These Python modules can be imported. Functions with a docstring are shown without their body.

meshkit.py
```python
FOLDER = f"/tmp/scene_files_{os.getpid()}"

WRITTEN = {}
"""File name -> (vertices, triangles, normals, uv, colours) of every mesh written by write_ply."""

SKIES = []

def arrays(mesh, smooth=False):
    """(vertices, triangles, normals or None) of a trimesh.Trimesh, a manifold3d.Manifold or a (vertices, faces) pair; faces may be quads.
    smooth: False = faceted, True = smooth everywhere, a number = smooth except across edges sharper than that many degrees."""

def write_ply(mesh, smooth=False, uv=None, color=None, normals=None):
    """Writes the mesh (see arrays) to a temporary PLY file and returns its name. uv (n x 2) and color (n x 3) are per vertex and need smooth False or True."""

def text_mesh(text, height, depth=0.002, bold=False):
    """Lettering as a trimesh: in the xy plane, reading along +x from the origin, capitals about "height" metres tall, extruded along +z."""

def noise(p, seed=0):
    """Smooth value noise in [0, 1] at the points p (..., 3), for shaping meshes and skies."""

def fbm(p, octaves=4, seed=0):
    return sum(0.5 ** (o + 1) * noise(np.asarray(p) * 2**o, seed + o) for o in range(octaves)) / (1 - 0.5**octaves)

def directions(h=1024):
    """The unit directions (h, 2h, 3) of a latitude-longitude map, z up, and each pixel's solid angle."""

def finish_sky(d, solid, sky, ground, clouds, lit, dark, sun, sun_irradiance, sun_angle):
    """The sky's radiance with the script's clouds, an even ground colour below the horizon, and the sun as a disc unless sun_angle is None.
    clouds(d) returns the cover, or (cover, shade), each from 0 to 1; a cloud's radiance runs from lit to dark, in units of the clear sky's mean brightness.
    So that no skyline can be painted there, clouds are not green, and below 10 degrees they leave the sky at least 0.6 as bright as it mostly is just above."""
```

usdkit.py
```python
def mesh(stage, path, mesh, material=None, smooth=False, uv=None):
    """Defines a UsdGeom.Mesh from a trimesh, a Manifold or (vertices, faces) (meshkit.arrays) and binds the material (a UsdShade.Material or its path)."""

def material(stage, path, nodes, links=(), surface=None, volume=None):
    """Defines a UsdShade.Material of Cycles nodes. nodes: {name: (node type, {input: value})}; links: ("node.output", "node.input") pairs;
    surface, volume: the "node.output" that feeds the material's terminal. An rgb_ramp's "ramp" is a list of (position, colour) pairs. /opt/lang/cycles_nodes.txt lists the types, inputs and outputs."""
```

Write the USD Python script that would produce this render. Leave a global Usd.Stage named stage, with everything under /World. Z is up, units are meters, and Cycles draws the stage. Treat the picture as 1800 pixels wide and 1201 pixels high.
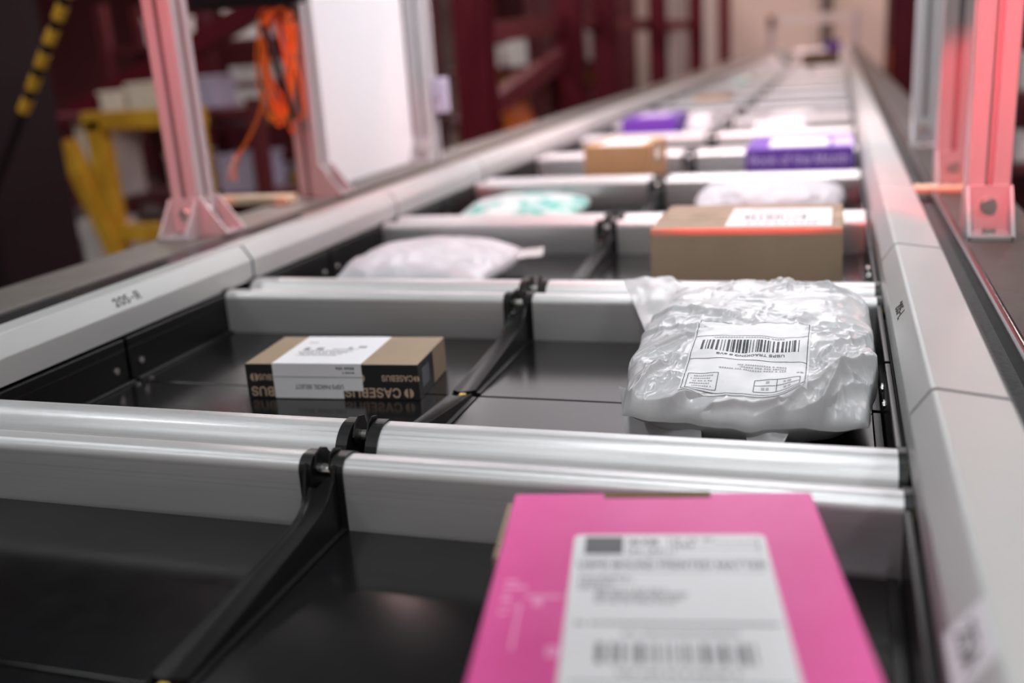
import math, random
import numpy as np
import trimesh, usdkit, meshkit
import manifold3d as m3
from shapely.geometry import Polygon, box as sbox
from shapely.ops import unary_union
from scipy.interpolate import LinearNDInterpolator
from pxr import Usd, UsdGeom, UsdLux, UsdShade, Sdf, Gf

random.seed(7)
stage = Usd.Stage.CreateInMemory()
UsdGeom.SetStageUpAxis(stage, UsdGeom.Tokens.z)
UsdGeom.SetStageMetersPerUnit(stage, 1.0)
UsdGeom.Xform.Define(stage, '/World')
UsdGeom.Scope.Define(stage, '/World/Looks')

# ------------------------------------------------------------------ camera
F_PX, YAW, PITCH, ROLL = 1759.68, -0.321577, 0.284388, -0.0655674
CAM = (0.358856, -0.620113, 1.284383)
def camera():
    cy, sy, cp, sp = math.cos(YAW), math.sin(YAW), math.cos(PITCH), math.sin(PITCH)
    fwd = np.array([sy*cp, cy*cp, -sp]); right = np.array([cy, -sy, 0]); up = np.cross(right, fwd)
    c, s = math.cos(ROLL), math.sin(ROLL)
    r, u = c*right+s*up, -s*right+c*up
    cam = UsdGeom.Camera.Define(stage, '/World/camera')
    m = Gf.Matrix4d(*r, 0, *u, 0, *(-fwd), 0, *CAM, 1)
    cam.AddTransformOp().Set(m)
    cam.CreateHorizontalApertureAttr(36.0); cam.CreateVerticalApertureAttr(36.0*1201/1800)
    cam.CreateFocalLengthAttr(36.0*F_PX/1800)
    cam.CreateClippingRangeAttr(Gf.Vec2f(0.02, 200))
    cam.CreateFStopAttr(2.6); cam.CreateFocusDistanceAttr(0.86)
    cam.CreateExposureAttr(0.0)
camera()

# ------------------------------------------------------------------ lights
def rect_light(name, loc, w, h, color, power, aim=(0, 0, -1), up=(0, 1, 0), spread=None):
    l = UsdLux.RectLight.Define(stage, '/World/' + name)
    z = -np.array(aim, float); z /= np.linalg.norm(z)
    x = np.cross(up, z); x /= np.linalg.norm(x); y = np.cross(z, x)
    l.AddTransformOp().Set(Gf.Matrix4d(*x, 0, *y, 0, *z, 0, *loc, 1))
    l.CreateWidthAttr(w); l.CreateHeightAttr(h); l.CreateColorAttr(Gf.Vec3f(*color)); l.CreateIntensityAttr(power)
    return l
HALL = (0.955, 0.985, 1.0)
hall_lamps = []
for i, ly in enumerate((-3.4, 0.2, 3.8, 7.4, 11.0, 14.6)):
    for j, lx in enumerate((-3.6, 0.0, 3.6)):
        hall_lamps.append((lx, ly))
for k, (lx, ly) in enumerate(hall_lamps):
    rect_light('hall_light_%03d' % k, (lx, ly, 5.4), 0.5, 2.2, HALL if ly < 5 else (1.0, 0.68, 0.63), {-3.4: 24.0, 0.2: 22.0, 3.8: 7.0, 7.4: 13.0, 11.0: 16.0, 14.6: 40.0}[ly]*(0.55 if lx < -1 and ly < 5 else 1.0))
TUNNEL_Z = 1.86
rect_light('tunnel_light_white', (0.0, 1.48, TUNNEL_Z-0.02), 0.9, 0.80, (0.96, 0.97, 1.0), 6.0, aim=(-0.1, 0.0, -1))
rect_light('tunnel_light_inner', (-0.60, 1.5, 1.66), 0.5, 0.16, (1.0, 0.90, 0.95), 7.0, aim=(1, 0.25, -0.35), up=(0, 0, 1))
rect_light('tunnel_light_exit', (0.0, 1.92, TUNNEL_Z+0.04), 1.0, 0.12, (1.0, 0.66, 0.66), 85.0, aim=(0, 0.75, -0.6), up=(0, 0, 1))
rect_light('tunnel_light_side', (0.49, 1.5, 1.66), 0.5, 0.18, (1.0, 0.94, 0.98), 9.0, aim=(-1, 0, -0.35), up=(0, 0, 1))
MEZZ = [(-2.9, yy) for yy in (4.6, 7.6, 10.8, 13.8)]
for k, (lx, ly) in enumerate(MEZZ):
    rect_light('mezzanine_light_%03d' % k, (lx, ly, 3.02), 0.22, 1.6, (1.0, 0.90, 0.86), 40.0)
SLIT = np.array([0.25, -0.30, 1.60])
SLIT_AIM = np.array([0.251, 0.6515, 1.0475]) - SLIT; SLIT_AIM /= np.linalg.norm(SLIT_AIM)
rect_light('scanner_light_red', tuple(SLIT), 0.02, 0.002, (1.0, 0.03, 0.04), 330000.0, aim=tuple(SLIT_AIM), up=(0, 0, 1))
rect_light('tunnel_light_red', (0.0, 1.02, TUNNEL_Z-0.02), 0.8, 0.05, (1.0, 0.07, 0.07), 22.0, aim=(0, 0, -1))
def spot(name, loc, aim, r, half, color, power):
    l = UsdLux.SphereLight.Define(stage, '/World/' + name); z = np.array(loc, float) - np.array(aim, float); z /= np.linalg.norm(z)
    x = np.cross((0, 0, 1.0), z); x /= np.linalg.norm(x); y = np.cross(z, x)
    l.AddTransformOp().Set(Gf.Matrix4d(*x, 0, *y, 0, *z, 0, *loc, 1)); l.CreateRadiusAttr(r); l.CreateColorAttr(Gf.Vec3f(*color)); l.CreateIntensityAttr(power)
    sh = UsdLux.ShapingAPI.Apply(l.GetPrim()); sh.CreateShapingConeAngleAttr(half); sh.CreateShapingConeSoftnessAttr(0.35)
POST_SPOTS = [((0.36, 0.12, 1.56), (0.548, 0.84, 1.17), 3300.0), ((-0.50, 0.16, 1.58), (-0.645, 0.92, 1.18), 1300.0)]
for k, (a, b, c) in enumerate(POST_SPOTS): spot('post_light_red_%03d' % k, a, b, 0.02, (13.0, 17.0)[k], (1.0, 0.06, 0.085), c)

# ------------------------------------------------------------------ helpers
_names = set()
def numbered(path):
    if path not in _names and not stage.GetPrimAtPath(path):
        _names.add(path); return path
    k = 1
    while '%s_%03d' % (path, k) in _names: k += 1
    p = '%s_%03d' % (path, k); _names.add(p); return p
def setdata(prim, label=None, cat=None, group=None, kind=None):
    for k, v in (('label', label), ('category', cat), ('group', group), ('kind', kind)):
        if v: prim.SetCustomDataByKey(k, v)
def thing(name, label, cat, loc=(0, 0, 0), rotz=0.0, group=None, kind=None):
    x = UsdGeom.Xform.Define(stage, numbered('/World/' + name))
    x.AddTranslateOp().Set(Gf.Vec3d(*map(float, loc)))
    if rotz: x.AddRotateZOp().Set(math.degrees(rotz))
    setdata(x.GetPrim(), label, cat, group, kind)
    return x.GetPrim()
def part(name, mesh, mat, parent, label=None, smooth=30, kind=None):
    path = numbered(str(parent.GetPath()) + '/' + name)
    if isinstance(mesh, (list,)): mesh = cat(mesh)
    p = usdkit.mesh(stage, path, mesh, MATS[mat], smooth=smooth).GetPrim()
    setdata(p, label, kind=kind)
    return p
def single(name, mesh, mat, label, catg, group=None, smooth=30, kind=None):
    path = numbered('/World/' + name)
    p = usdkit.mesh(stage, path, cat(mesh) if isinstance(mesh, list) else mesh, MATS[mat], smooth=smooth).GetPrim()
    setdata(p, label, catg, group, kind)
    return p
def copy_of(src, loc, label, rotz=0.0):
    was = src.GetCustomData()
    x = UsdGeom.Xform.Define(stage, numbered('/World/' + src.GetName().split('_0')[0]))
    x.GetPrim().GetReferences().AddInternalReference(src.GetPath())
    xf = UsdGeom.Xformable(x); xf.ClearXformOpOrder()
    x.MakeMatrixXform().Set(Gf.Matrix4d().SetRotate(Gf.Rotation(Gf.Vec3d(0, 0, 1), math.degrees(rotz))) * Gf.Matrix4d().SetTranslate(Gf.Vec3d(*map(float, loc))))
    setdata(x.GetPrim(), label, was['category'], was.get('group'))
    x.GetPrim().SetInstanceable(True)
    return x.GetPrim()
def tm(m):
    if isinstance(m, m3.Manifold):
        a = m.to_mesh(); return trimesh.Trimesh(a.vert_properties[:, :3], a.tri_verts, process=False)
    return m
def cat(ms): return trimesh.util.concatenate([tm(m) for m in ms])
def box(x0, x1, y0, y1, z0, z1):
    return trimesh.creation.box(bounds=[[min(x0, x1), min(y0, y1), min(z0, z1)], [max(x0, x1), max(y0, y1), max(z0, z1)]])
def rbox(x0, x1, y0, y1, z0, z1, r=0.002, seg=8):
    pts = [(a, b, c) for a in (min(x0, x1)+r, max(x0, x1)-r) for b in (min(y0, y1)+r, max(y0, y1)-r) for c in (min(z0, z1)+r, max(z0, z1)-r)]
    return tm(m3.Manifold.batch_hull([m3.Manifold.sphere(r, seg).translate(p) for p in pts]))
def rot(m, ang, axis=(0, 0, 1), at=(0, 0, 0)):
    m = tm(m).copy(); m.apply_transform(trimesh.transformations.rotation_matrix(ang, axis, at)); return m
def mov(m, d): m = tm(m).copy(); m.apply_translation(d); return m
def extr(poly, h, axis='z', at=0.0):
    """polygon extruded: axis z: (x,y)->xy; axis x: (y,z) profile along x from at; axis y: (x,z) profile along y from at"""
    gs = getattr(poly, 'geoms', [poly])
    out = []
    for g in gs:
        m = trimesh.creation.extrude_polygon(g, h, engine='earcut'); v = m.vertices.copy()
        if axis == 'x': m.vertices = np.stack([v[:, 2]+at, v[:, 0], v[:, 1]], 1)
        elif axis == 'y': m.vertices = np.stack([v[:, 0], v[:, 2]+at, v[:, 1]], 1); m.invert()
        else: m.vertices = v + [0, 0, at]
        out.append(m)
    return cat(out)
def cyl(r, a, b, n=16):
    a, b = np.array(a, float), np.array(b, float); L = np.linalg.norm(b-a); d = (b-a)/L
    x = np.cross([0, 0, 1.0] if abs(d[2]) < .9 else [0, 1.0, 0], d); x /= np.linalg.norm(x)
    m = trimesh.creation.cylinder(radius=r, height=L, sections=n)
    M = np.eye(4); M[:3, 0], M[:3, 1], M[:3, 2], M[:3, 3] = x, np.cross(d, x), d, (a+b)/2
    m.apply_transform(M); return m
def tube(pts, r, n=8):
    pts = np.asarray(pts, float); t = np.gradient(pts, axis=0); t /= np.linalg.norm(t, axis=1, keepdims=True)
    u = np.cross(t[0], [0.3, 0.1, 0.95]); u /= np.linalg.norm(u); rings = []
    for p, d in zip(pts, t):
        u = u - d*np.dot(u, d); u /= np.linalg.norm(u); w = np.cross(d, u)
        a = np.linspace(0, 2*np.pi, n, endpoint=False)
        rings.append(p + r*(np.cos(a)[:, None]*u + np.sin(a)[:, None]*w))
    v = np.concatenate(rings); f = []
    for i in range(len(pts)-1):
        for k in range(n):
            a, b = i*n+k, i*n+(k+1) % n
            f += [[a, b, b+n], [a, b+n, a+n]]
    v = np.vstack([v, pts[0], pts[-1]]); e = len(v)
    for k in range(n):
        f += [[e-2, (k+1) % n, k], [e-1, (len(pts)-1)*n+k, (len(pts)-1)*n+(k+1) % n]]
    return trimesh.Trimesh(v, f, process=False)
def bar(a, b, w, h):
    """square-section bar from a to b"""
    a, b = np.array(a, float), np.array(b, float); L = np.linalg.norm(b-a); d = (b-a)/L
    m = trimesh.creation.box(extents=(w, h, L)); s = np.array([0, 0, 1.0]) if abs(d[2]) < .95 else np.array([0, 1.0, 0])
    x = np.cross(s, d); x /= np.linalg.norm(x); y = np.cross(d, x); M = np.eye(4); M[:3, 0], M[:3, 1], M[:3, 2], M[:3, 3] = x, y, d, (a+b)/2
    m.apply_transform(M); return m

# ------------------------------------------------------------------ materials
MATS = {}
def mat(name, base, rough=0.5, metal=0.0, noise=None, bump=None, streak=None, spec=0.5, coat=0.0, emis=None, extra=None):
    """noise: (scale, amount, colour2[, stretch]); bump: (scale, strength, distance); streak: stretch vector for brushed grain"""
    n = {'p': ('principled_bsdf', {'base_color': base, 'roughness': rough, 'metallic': metal, 'specular_ior_level': spec, 'coat_weight': coat, **(extra or {})}),
         'tc': ('texture_coordinate', {})}
    links = []
    if emis: n['p'][1].update(emission_color=emis[0], emission_strength=emis[1])
    if noise:
        n['nz'] = ('noise_texture', {'scale': noise[0], 'detail': 5.0, 'roughness': 0.6})
        n['rp'] = ('rgb_ramp', {'ramp': [(0.5-0.5*noise[1]*0.6, base), (0.5+0.35*noise[1]+0.02, noise[2])] if noise[1] < 1 else [(0.50, base), (0.60, noise[2])]})
        if len(noise) > 3:
            n['nm'] = ('mapping', {'scale': noise[3]}); links += [('tc.object', 'nm.vector'), ('nm.vector', 'nz.vector')]
        else: links += [('tc.object', 'nz.vector')]
        links += [('nz.fac', 'rp.fac'), ('rp.color', 'p.base_color')]
    if bump:
        n['bn'] = ('noise_texture', {'scale': bump[0], 'detail': 4.0}); n['bp'] = ('bump', {'strength': bump[1], 'distance': bump[2]})
        links += [('tc.object', 'bn.vector'), ('bn.fac', 'bp.height'), ('bp.normal', 'p.normal')]
    if streak:
        n['sm'] = ('mapping', {'scale': streak}); n['sn'] = ('noise_texture', {'scale': 1.0, 'detail': 3.0})
        n['sr'] = ('map_range', {'from_min': 0.3, 'from_max': 0.7, 'to_min': rough-0.06, 'to_max': rough+0.08})
        n['sb'] = ('bump', {'strength': 0.07, 'distance': 0.0006})
        links += [('tc.object', 'sm.vector'), ('sm.vector', 'sn.vector'), ('sn.fac', 'sr.value'), ('sr.result', 'p.roughness'), ('sn.fac', 'sb.height'), ('sb.normal', 'p.normal')]
    MATS[name] = usdkit.material(stage, '/World/Looks/' + name, n, links, surface='p.BSDF')
mat('brushed_aluminium', (0.60, 0.60, 0.605), 0.38, 0.60, streak=(1.5, 420.0, 420.0))
mat('cover_grey', (0.44, 0.45, 0.445), 0.40, noise=(3.0, 0.5, (0.48, 0.485, 0.475)), bump=(260.0, 0.08, 0.0006))
mat('tray_black', (0.0045, 0.0045, 0.005), 0.16, spec=0.5, noise=(40.0, 0.6, (0.008, 0.008, 0.0085)), bump=(900.0, 0.10, 0.00003))
mat('clip_black', (0.009, 0.009, 0.009), 0.32, spec=0.3, bump=(500.0, 0.08, 0.0001))
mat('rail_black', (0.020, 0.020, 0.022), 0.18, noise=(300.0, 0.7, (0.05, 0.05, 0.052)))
mat('groove_grey', (0.035, 0.035, 0.035), 0.7, noise=(220.0, 0.8, (0.09, 0.09, 0.088)))
mat('deck_grey', (0.050, 0.045, 0.040), 0.55, noise=(30.0, 0.7, (0.075, 0.068, 0.060)), spec=0.3)
mat('deck_tan', (0.105, 0.094, 0.083), 0.5, noise=(30.0, 0.7, (0.14, 0.126, 0.112)))
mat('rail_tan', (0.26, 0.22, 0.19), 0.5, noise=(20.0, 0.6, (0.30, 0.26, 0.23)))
mat('bolt_steel', (0.7, 0.7, 0.68), 0.28, 1.0)
mat('brass_yellow', (0.65, 0.42, 0.04), 0.4)
mat('post_aluminium', (0.48, 0.47, 0.48), 0.40, 0.25, streak=(300.0, 300.0, 3.0))
mat('panel_white', (0.86, 0.84, 0.86), 0.55)
mat('pink_card', (0.72, 0.060, 0.30), 0.42, noise=(9.0, 0.7, (0.80, 0.11, 0.38)), bump=(180.0, 0.05, 0.0006))
mat('pink_scuff', (0.88, 0.33, 0.58), 0.6)
mat('kraft', (0.31, 0.225, 0.150), 0.7, noise=(14.0, 0.6, (0.35, 0.26, 0.175)), bump=(300.0, 0.10, 0.0005))
mat('kraft_dark', (0.17, 0.105, 0.055), 0.8)
mat('kraft_orange', (0.52, 0.27, 0.12), 0.7, noise=(14.0, 0.6, (0.56, 0.31, 0.15)))
mat('paper_white', (0.80, 0.80, 0.82), 0.45)
mat('ink_black', (0.022, 0.022, 0.025), 0.55)
mat('ink_grey', (0.14, 0.145, 0.16), 0.55)
mat('ink_mid', (0.27, 0.27, 0.29), 0.55)
mat('ink_pale', (0.42, 0.42, 0.44), 0.55)
mat('box_black', (0.016, 0.015, 0.016), 0.40)
mat('ink_kraft', (0.50, 0.36, 0.25), 0.6)
mat('tape_clear', (0.50, 0.36, 0.22), 0.15, coat=0.5)
mat('poly_grey', (0.57, 0.57, 0.585), 0.27, spec=0.6, noise=(30.0, 0.5, (0.60, 0.60, 0.61)), bump=(120.0, 0.16, 0.0012), extra={'subsurface_weight': 0.0})
mat('poly_white', (0.52, 0.53, 0.56), 0.30, bump=(90.0, 0.25, 0.002))
mat('poly_pattern', (0.62, 0.68, 0.67), 0.35, noise=(17.0, 1.0, (0.02, 0.42, 0.34)), bump=(70.0, 0.2, 0.002))
mat('purple_card', (0.12, 0.030, 0.34), 0.45)
mat('purple_light', (0.55, 0.42, 0.75), 0.5)
mat('maroon_steel', (0.11, 0.006, 0.014), 0.6, spec=0.25, noise=(3.0, 0.5, (0.13, 0.008, 0.018)))
mat('maroon_dark', (0.085, 0.008, 0.014), 0.55)
mat('black_steel', (0.012, 0.004, 0.006), 0.6, spec=0.25)
mat('yellow_paint', (0.50, 0.25, 0.012), 0.45, noise=(12.0, 0.4, (0.66, 0.38, 0.03)))
mat('orange_cable', (0.95, 0.20, 0.02), 0.4)
mat('orange_bin', (0.72, 0.16, 0.015), 0.5)
mat('red_bin', (0.60, 0.03, 0.02), 0.5)
mat('plug_beige', (0.62, 0.42, 0.36), 0.4)
mat('cream_card', (0.86, 0.78, 0.64), 0.6)
mat('bin_white', (0.72, 0.69, 0.67), 0.5)
mat('bin_lilac', (0.42, 0.38, 0.50), 0.5)
mat('wood_pale', (0.62, 0.50, 0.33), 0.6, noise=(6.0, 0.6, (0.68, 0.56, 0.38), (2.0, 30.0, 30.0)))
mat('gap_dark', (0.020, 0.026, 0.035), 0.5)
mat('floor_concrete', (0.17, 0.15, 0.145), 0.55, noise=(1.5, 0.7, (0.21, 0.19, 0.18)))
mat('wall_beige', (0.66, 0.60, 0.55), 0.8)
mat('wall_maroon', (0.10, 0.012, 0.020), 0.8)
mat('ceiling_dark', (0.10, 0.095, 0.09), 0.9)
mat('lamp_body', (0.05, 0.05, 0.05), 0.5)
mat('canopy_glow', (0.8, 0.8, 0.8), 0.5, emis=((0.97, 0.93, 0.97), 1.35))
MATS['poly_clear'] = usdkit.material(stage, '/World/Looks/poly_clear', {
    'p': ('principled_bsdf', {'base_color': (0.70, 0.70, 0.71), 'roughness': 0.25}), 't': ('transparent_bsdf', {'color': (0.93, 0.93, 0.94)}), 'm': ('mix_closure', {'fac': 0.38})},
    [('p.BSDF', 'm.closure1'), ('t.BSDF', 'm.closure2')], surface='m.closure')

# ------------------------------------------------------------------ the hall
def struct(name, mesh, m): single(name, mesh, m, None, None, kind='structure')
struct('floor', box(-8, 5, -6, 18, -0.1, 0), 'floor_concrete')
struct('ceiling', box(-8, 5, -6, 18, 6.0, 6.1), 'ceiling_dark')
struct('wall_left', box(-8.1, -8, -6, 18, 0, 6), 'wall_maroon')
struct('wall_right', box(5, 5.1, -6, 18, 0, 6), 'wall_maroon')
struct('wall_back', box(-8, 5, 18, 18.1, 0, 6), 'wall_beige')
struct('wall_front', box(-8, 5, -6.1, -6, 0, 6), 'wall_beige')
fix = None
for k, (lx, ly) in enumerate(hall_lamps):
    if fix is None:
        fix = thing('ceiling_lamp', 'long ceiling lamp hanging above the hall', 'lamp', (lx, ly, 5.4), group='ceiling lamps of the hall')
        part('housing', [box(-0.28, 0.28, -1.15, 1.15, 0.02, 0.10)], 'lamp_body', fix)
        part('hanger', [cyl(0.012, (0, -0.8, 0.1), (0, -0.8, 0.6))], 'lamp_body', fix)
        part('hanger', [cyl(0.012, (0, 0.8, 0.1), (0, 0.8, 0.6))], 'lamp_body', fix)
    else: copy_of(fix, (lx, ly, 5.4), 'long ceiling lamp hanging above the hall')

for k, (lx, ly) in enumerate(MEZZ):
    t = thing('mezzanine_lamp', 'strip lamp under the mezzanine, %s from the near end' % ('first', 'second', 'third', 'fourth')[k], 'lamp', (lx, ly, 3.03))
    part('housing', box(-0.13, 0.13, -0.85, 0.85, 0.0, 0.08), 'lamp_body', t); part('hanger', [cyl(0.012, (0, -0.6, 0.08), (0, -0.6, 0.316)), cyl(0.012, (0, 0.6, 0.08), (0, 0.6, 0.316))], 'lamp_body', t)

# ------------------------------------------------------------------ sorter trays
P = 0.5
HALF, FLOOR_Z, TOP = 0.203, 0.946, 1.0
XB = 0.405
def profile(grow=0.0):
    """bar cross-section (s outward from the inner face, z)"""
    a = np.linspace(math.pi, math.pi/2, 9); b = np.linspace(math.pi/2, 0, 13)
    pts = [(0.0, FLOOR_Z-0.006)] + [(0.010+0.010*math.cos(t), TOP-0.010+0.010*math.sin(t)) for t in a] + [(0.0145+0.0255*math.cos(t), TOP-0.032+0.032*math.sin(t)) for t in b] + [(0.040, FLOOR_Z-0.02), (0.010, FLOOR_Z-0.02)]
    g = Polygon(pts)
    return g.buffer(grow, join_style=1) if grow else g
def flip(poly, side):
    """place the profile at the +y (back) or -y (front) end of the tray"""
    return Polygon([(side*(HALF+s), z) for s, z in poly.exterior.coords])
def ribbon(x, y_of, zs, t):  # plate in the y-z plane
    return None
DIV = [(0.0, 0.998), (0.004, 0.990), (0.008, 0.977), (0.013, 0.968), (0.022, 0.9625), (0.04, 0.9590), (0.09, 0.9555), (HALF-0.004, 0.9515)]
def tray(k, label, first=None, extras=True):
    yc = 0.285 + (k-2)*P
    if first is not None: return copy_of(first, (0, yc, 0), label)
    t = thing('sorter_tray', label, 'conveyor tray', (0, yc, 0), group='sorter trays along the conveyor')
    for side, nm in ((1, 'back_bar'), (-1, 'front_bar')):
        pr = flip(profile(), side)
        for sx in (-1, 1):
            x0, x1 = (-XB, -0.018) if sx < 0 else (0.018, XB)
            b = part(nm, extr(pr, x1-x0, 'x', x0), 'brushed_aluminium', t, smooth=40)
            capp = flip(profile(0.0016), side)
            caps = []
            for xx in ((x0-0.006, x0), (x1, x1+0.010)) if sx < 0 else ((x0-0.010, x0), (x1, x1+0.006)):
                part('end_cap', extr(capp, xx[1]-xx[0], 'x', xx[0]), 'clip_black', b, smooth=40)
        br = []
        for (s, z, r) in ((0.012, 0.988, 0.0045), (0.030, 0.968, 0.004)):
            br.append(cyl(r, (-0.009, side*(HALF+s), z), (0.009, side*(HALF+s), z), 12))
        part('clip_bolt', br, 'bolt_steel', t)
        lug = Polygon([(0.002, 0.993), (0.006, 1.0035), (0.014, 1.0055), (0.022, 1.002), (0.028, 0.992), (0.024, 0.985), (0.008, 0.985)])
        part('clip_lug', [extr(flip(lug, side), 0.0015, 'x', -0.0065), extr(flip(lug, side), 0.0015, 'x', 0.0050)], 'clip_black', t)
        for sx in (-1, 1):
            eb = [cyl(0.0045, (sx*(XB+0.004), side*(HALF+0.014), 0.985), (sx*(XB+0.0075), side*(HALF+0.014), 0.985), 10)]
            part('end_bolt', eb, 'brass_yellow', t)
    # four drop doors with a seam between front and back
    for sy in (-1, 1):
        for sx in (-1, 1):
            x0, x1 = sorted((sx*(0.0178 if sx > 0 else 0.0132), sx*0.404)); y0, y1 = sorted((sy*0.0012, sy*(HALF-0.0012)))
            d = part('floor_panel', rbox(x0, x1, y0, y1, FLOOR_Z-0.006, FLOOR_Z, 0.0012, 6), 'tray_black', t)
            lx0, lx1 = sorted((sx*0.404, sx*0.396))
            part('edge_lip', rbox(lx0, lx1, y0+0.002, y1-0.002, FLOOR_Z-0.002, FLOOR_Z+0.0028, 0.001, 6), 'clip_black', d)
            if sx < 0 and extras:
                part('hinge_screw', [cyl(0.0026, (x0+0.016, sy*0.012, FLOOR_Z), (x0+0.016, sy*0.012, FLOOR_Z+0.0018), 10)], 'bolt_steel', d)
    # divider: two thin plates under the clips, a sloping bar along each half
    for sy in (-1, 1):
        for sx in (-1, 1):
            poly = Polygon([(sy*(HALF-a), z) for a, z in DIV[:5]] + [(sy*(HALF-0.022), FLOOR_Z-0.004), (sy*HALF, FLOOR_Z-0.004)])
            part('divider_plate', extr(poly.buffer(0), 0.0025, 'x', 0.0105 if sx > 0 else -0.0130), 'clip_black', t, smooth=40)
        secs = []
        for a, z in ((0.001, 0.979), (0.006, 0.975), (0.011, 0.970), (0.018, 0.9650), (0.03, 0.9612), (0.06, 0.9578), (0.11, 0.9540), (HALF-0.006, 0.9488)):
            up = 0.011*(1-a/0.24); yy = sy*(HALF-a)
            secs.append([(-0.0128, yy, FLOOR_Z-0.003), (-0.0128, yy, z), (-0.0108, yy, z+0.0005), (-0.006, yy, z-0.0012), (0.008, yy, z+up-0.0012), (0.0118, yy, z+up), (0.0128, yy, z+up-0.001), (0.0132, yy, FLOOR_Z+0.0016), (0.0175, yy, FLOOR_Z+0.0012), (0.0175, yy, FLOOR_Z-0.003)])
        v = np.array(secs).reshape(-1, 3); n = 10; f = []
        for q in range(len(secs)-1):
            for k2 in range(n):
                A, B = q*n+k2, q*n+(k2+1) % n; f += [[A, B, B+n], [A, B+n, A+n]]
        f += [[0, k2+1, k2] for k2 in range(1, n-1)] + [[(len(secs)-1)*n, (len(secs)-1)*n+k2, (len(secs)-1)*n+k2+1] for k2 in range(1, n-1)]
        dm = trimesh.Trimesh(v, f, process=False); dm.fix_normals()
        part('divider_bar', dm, 'clip_black', t, smooth=35)
    part('hinge_pin', [rbox(-0.0035, 0.0035, -0.003, 0.003, FLOOR_Z-0.006, FLOOR_Z+0.002, 0.0008, 6)], 'brass_yellow', t)
    # side walls under the covers, split at the seam
    for sx in (-1, 1):
        for sy in (-1, 1):
            x0, x1 = sorted((sx*0.4055, sx*0.4095)); y0, y1 = sorted((sy*0.003, sy*(HALF-0.002)))
            w = part('side_wall', [rbox(x0, x1, y0, y1, FLOOR_Z-0.02, 0.984, 0.0012, 6), rbox(sx*0.4045, sx*0.410, y0, y1, 0.984, 0.996, 0.0012, 6)], 'clip_black', t)
            sc = mov(rot(cyl(0.0055, (0, 0, 0), (0, 0, 0.0018), 6), math.pi/2, (0, 1, 0)), (0, 0, 0))
            part('wall_screw', [cyl(0.0042, (sx*0.4056, sy*0.022, 0.964), (sx*0.4040, sy*0.022, 0.964), 6), cyl(0.0020, (sx*0.4040, sy*0.022, 0.964), (sx*0.4032, sy*0.022, 0.964), 8)], 'bolt_steel', w)
    # side covers (they travel with the tray)
    for sx in (-1, 1):
        y0, y1 = -0.5*P+0.0415, 0.5*P+0.0360
        c = [(0.4115, 0.9985), (0.4115, 1.0235), (0.4122, 1.0262), (0.4238, 1.0436), (0.4258, 1.0450), (0.4285, 1.0456), (0.4730, 1.0400), (0.4750, 1.0380), (0.4750, 0.985), (0.4725, 0.985), (0.4725, 1.0365), (0.4290, 1.0425), (0.4145, 1.0230), (0.4145, 0.9985)]
        cv = part('side_cover', extr(Polygon([(sx*a, b) for a, b in c]), y1-y0, 'y', y0), 'cover_grey', t, smooth=35)
        g = Polygon([(sx*a, b) for a, b in [(0.4125, 1.0), (0.4125, 1.0228), (0.4245, 1.0425), (0.4288, 1.0440), (0.4738, 1.0378), (0.4738, 0.985), (0.466, 0.985), (0.466, 1.033), (0.43, 1.038), (0.418, 1.0215), (0.418, 1.0)]])
        part('joint_strip', extr(g, 0.0050, 'y', y1), 'gap_dark', cv, smooth=35)
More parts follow.
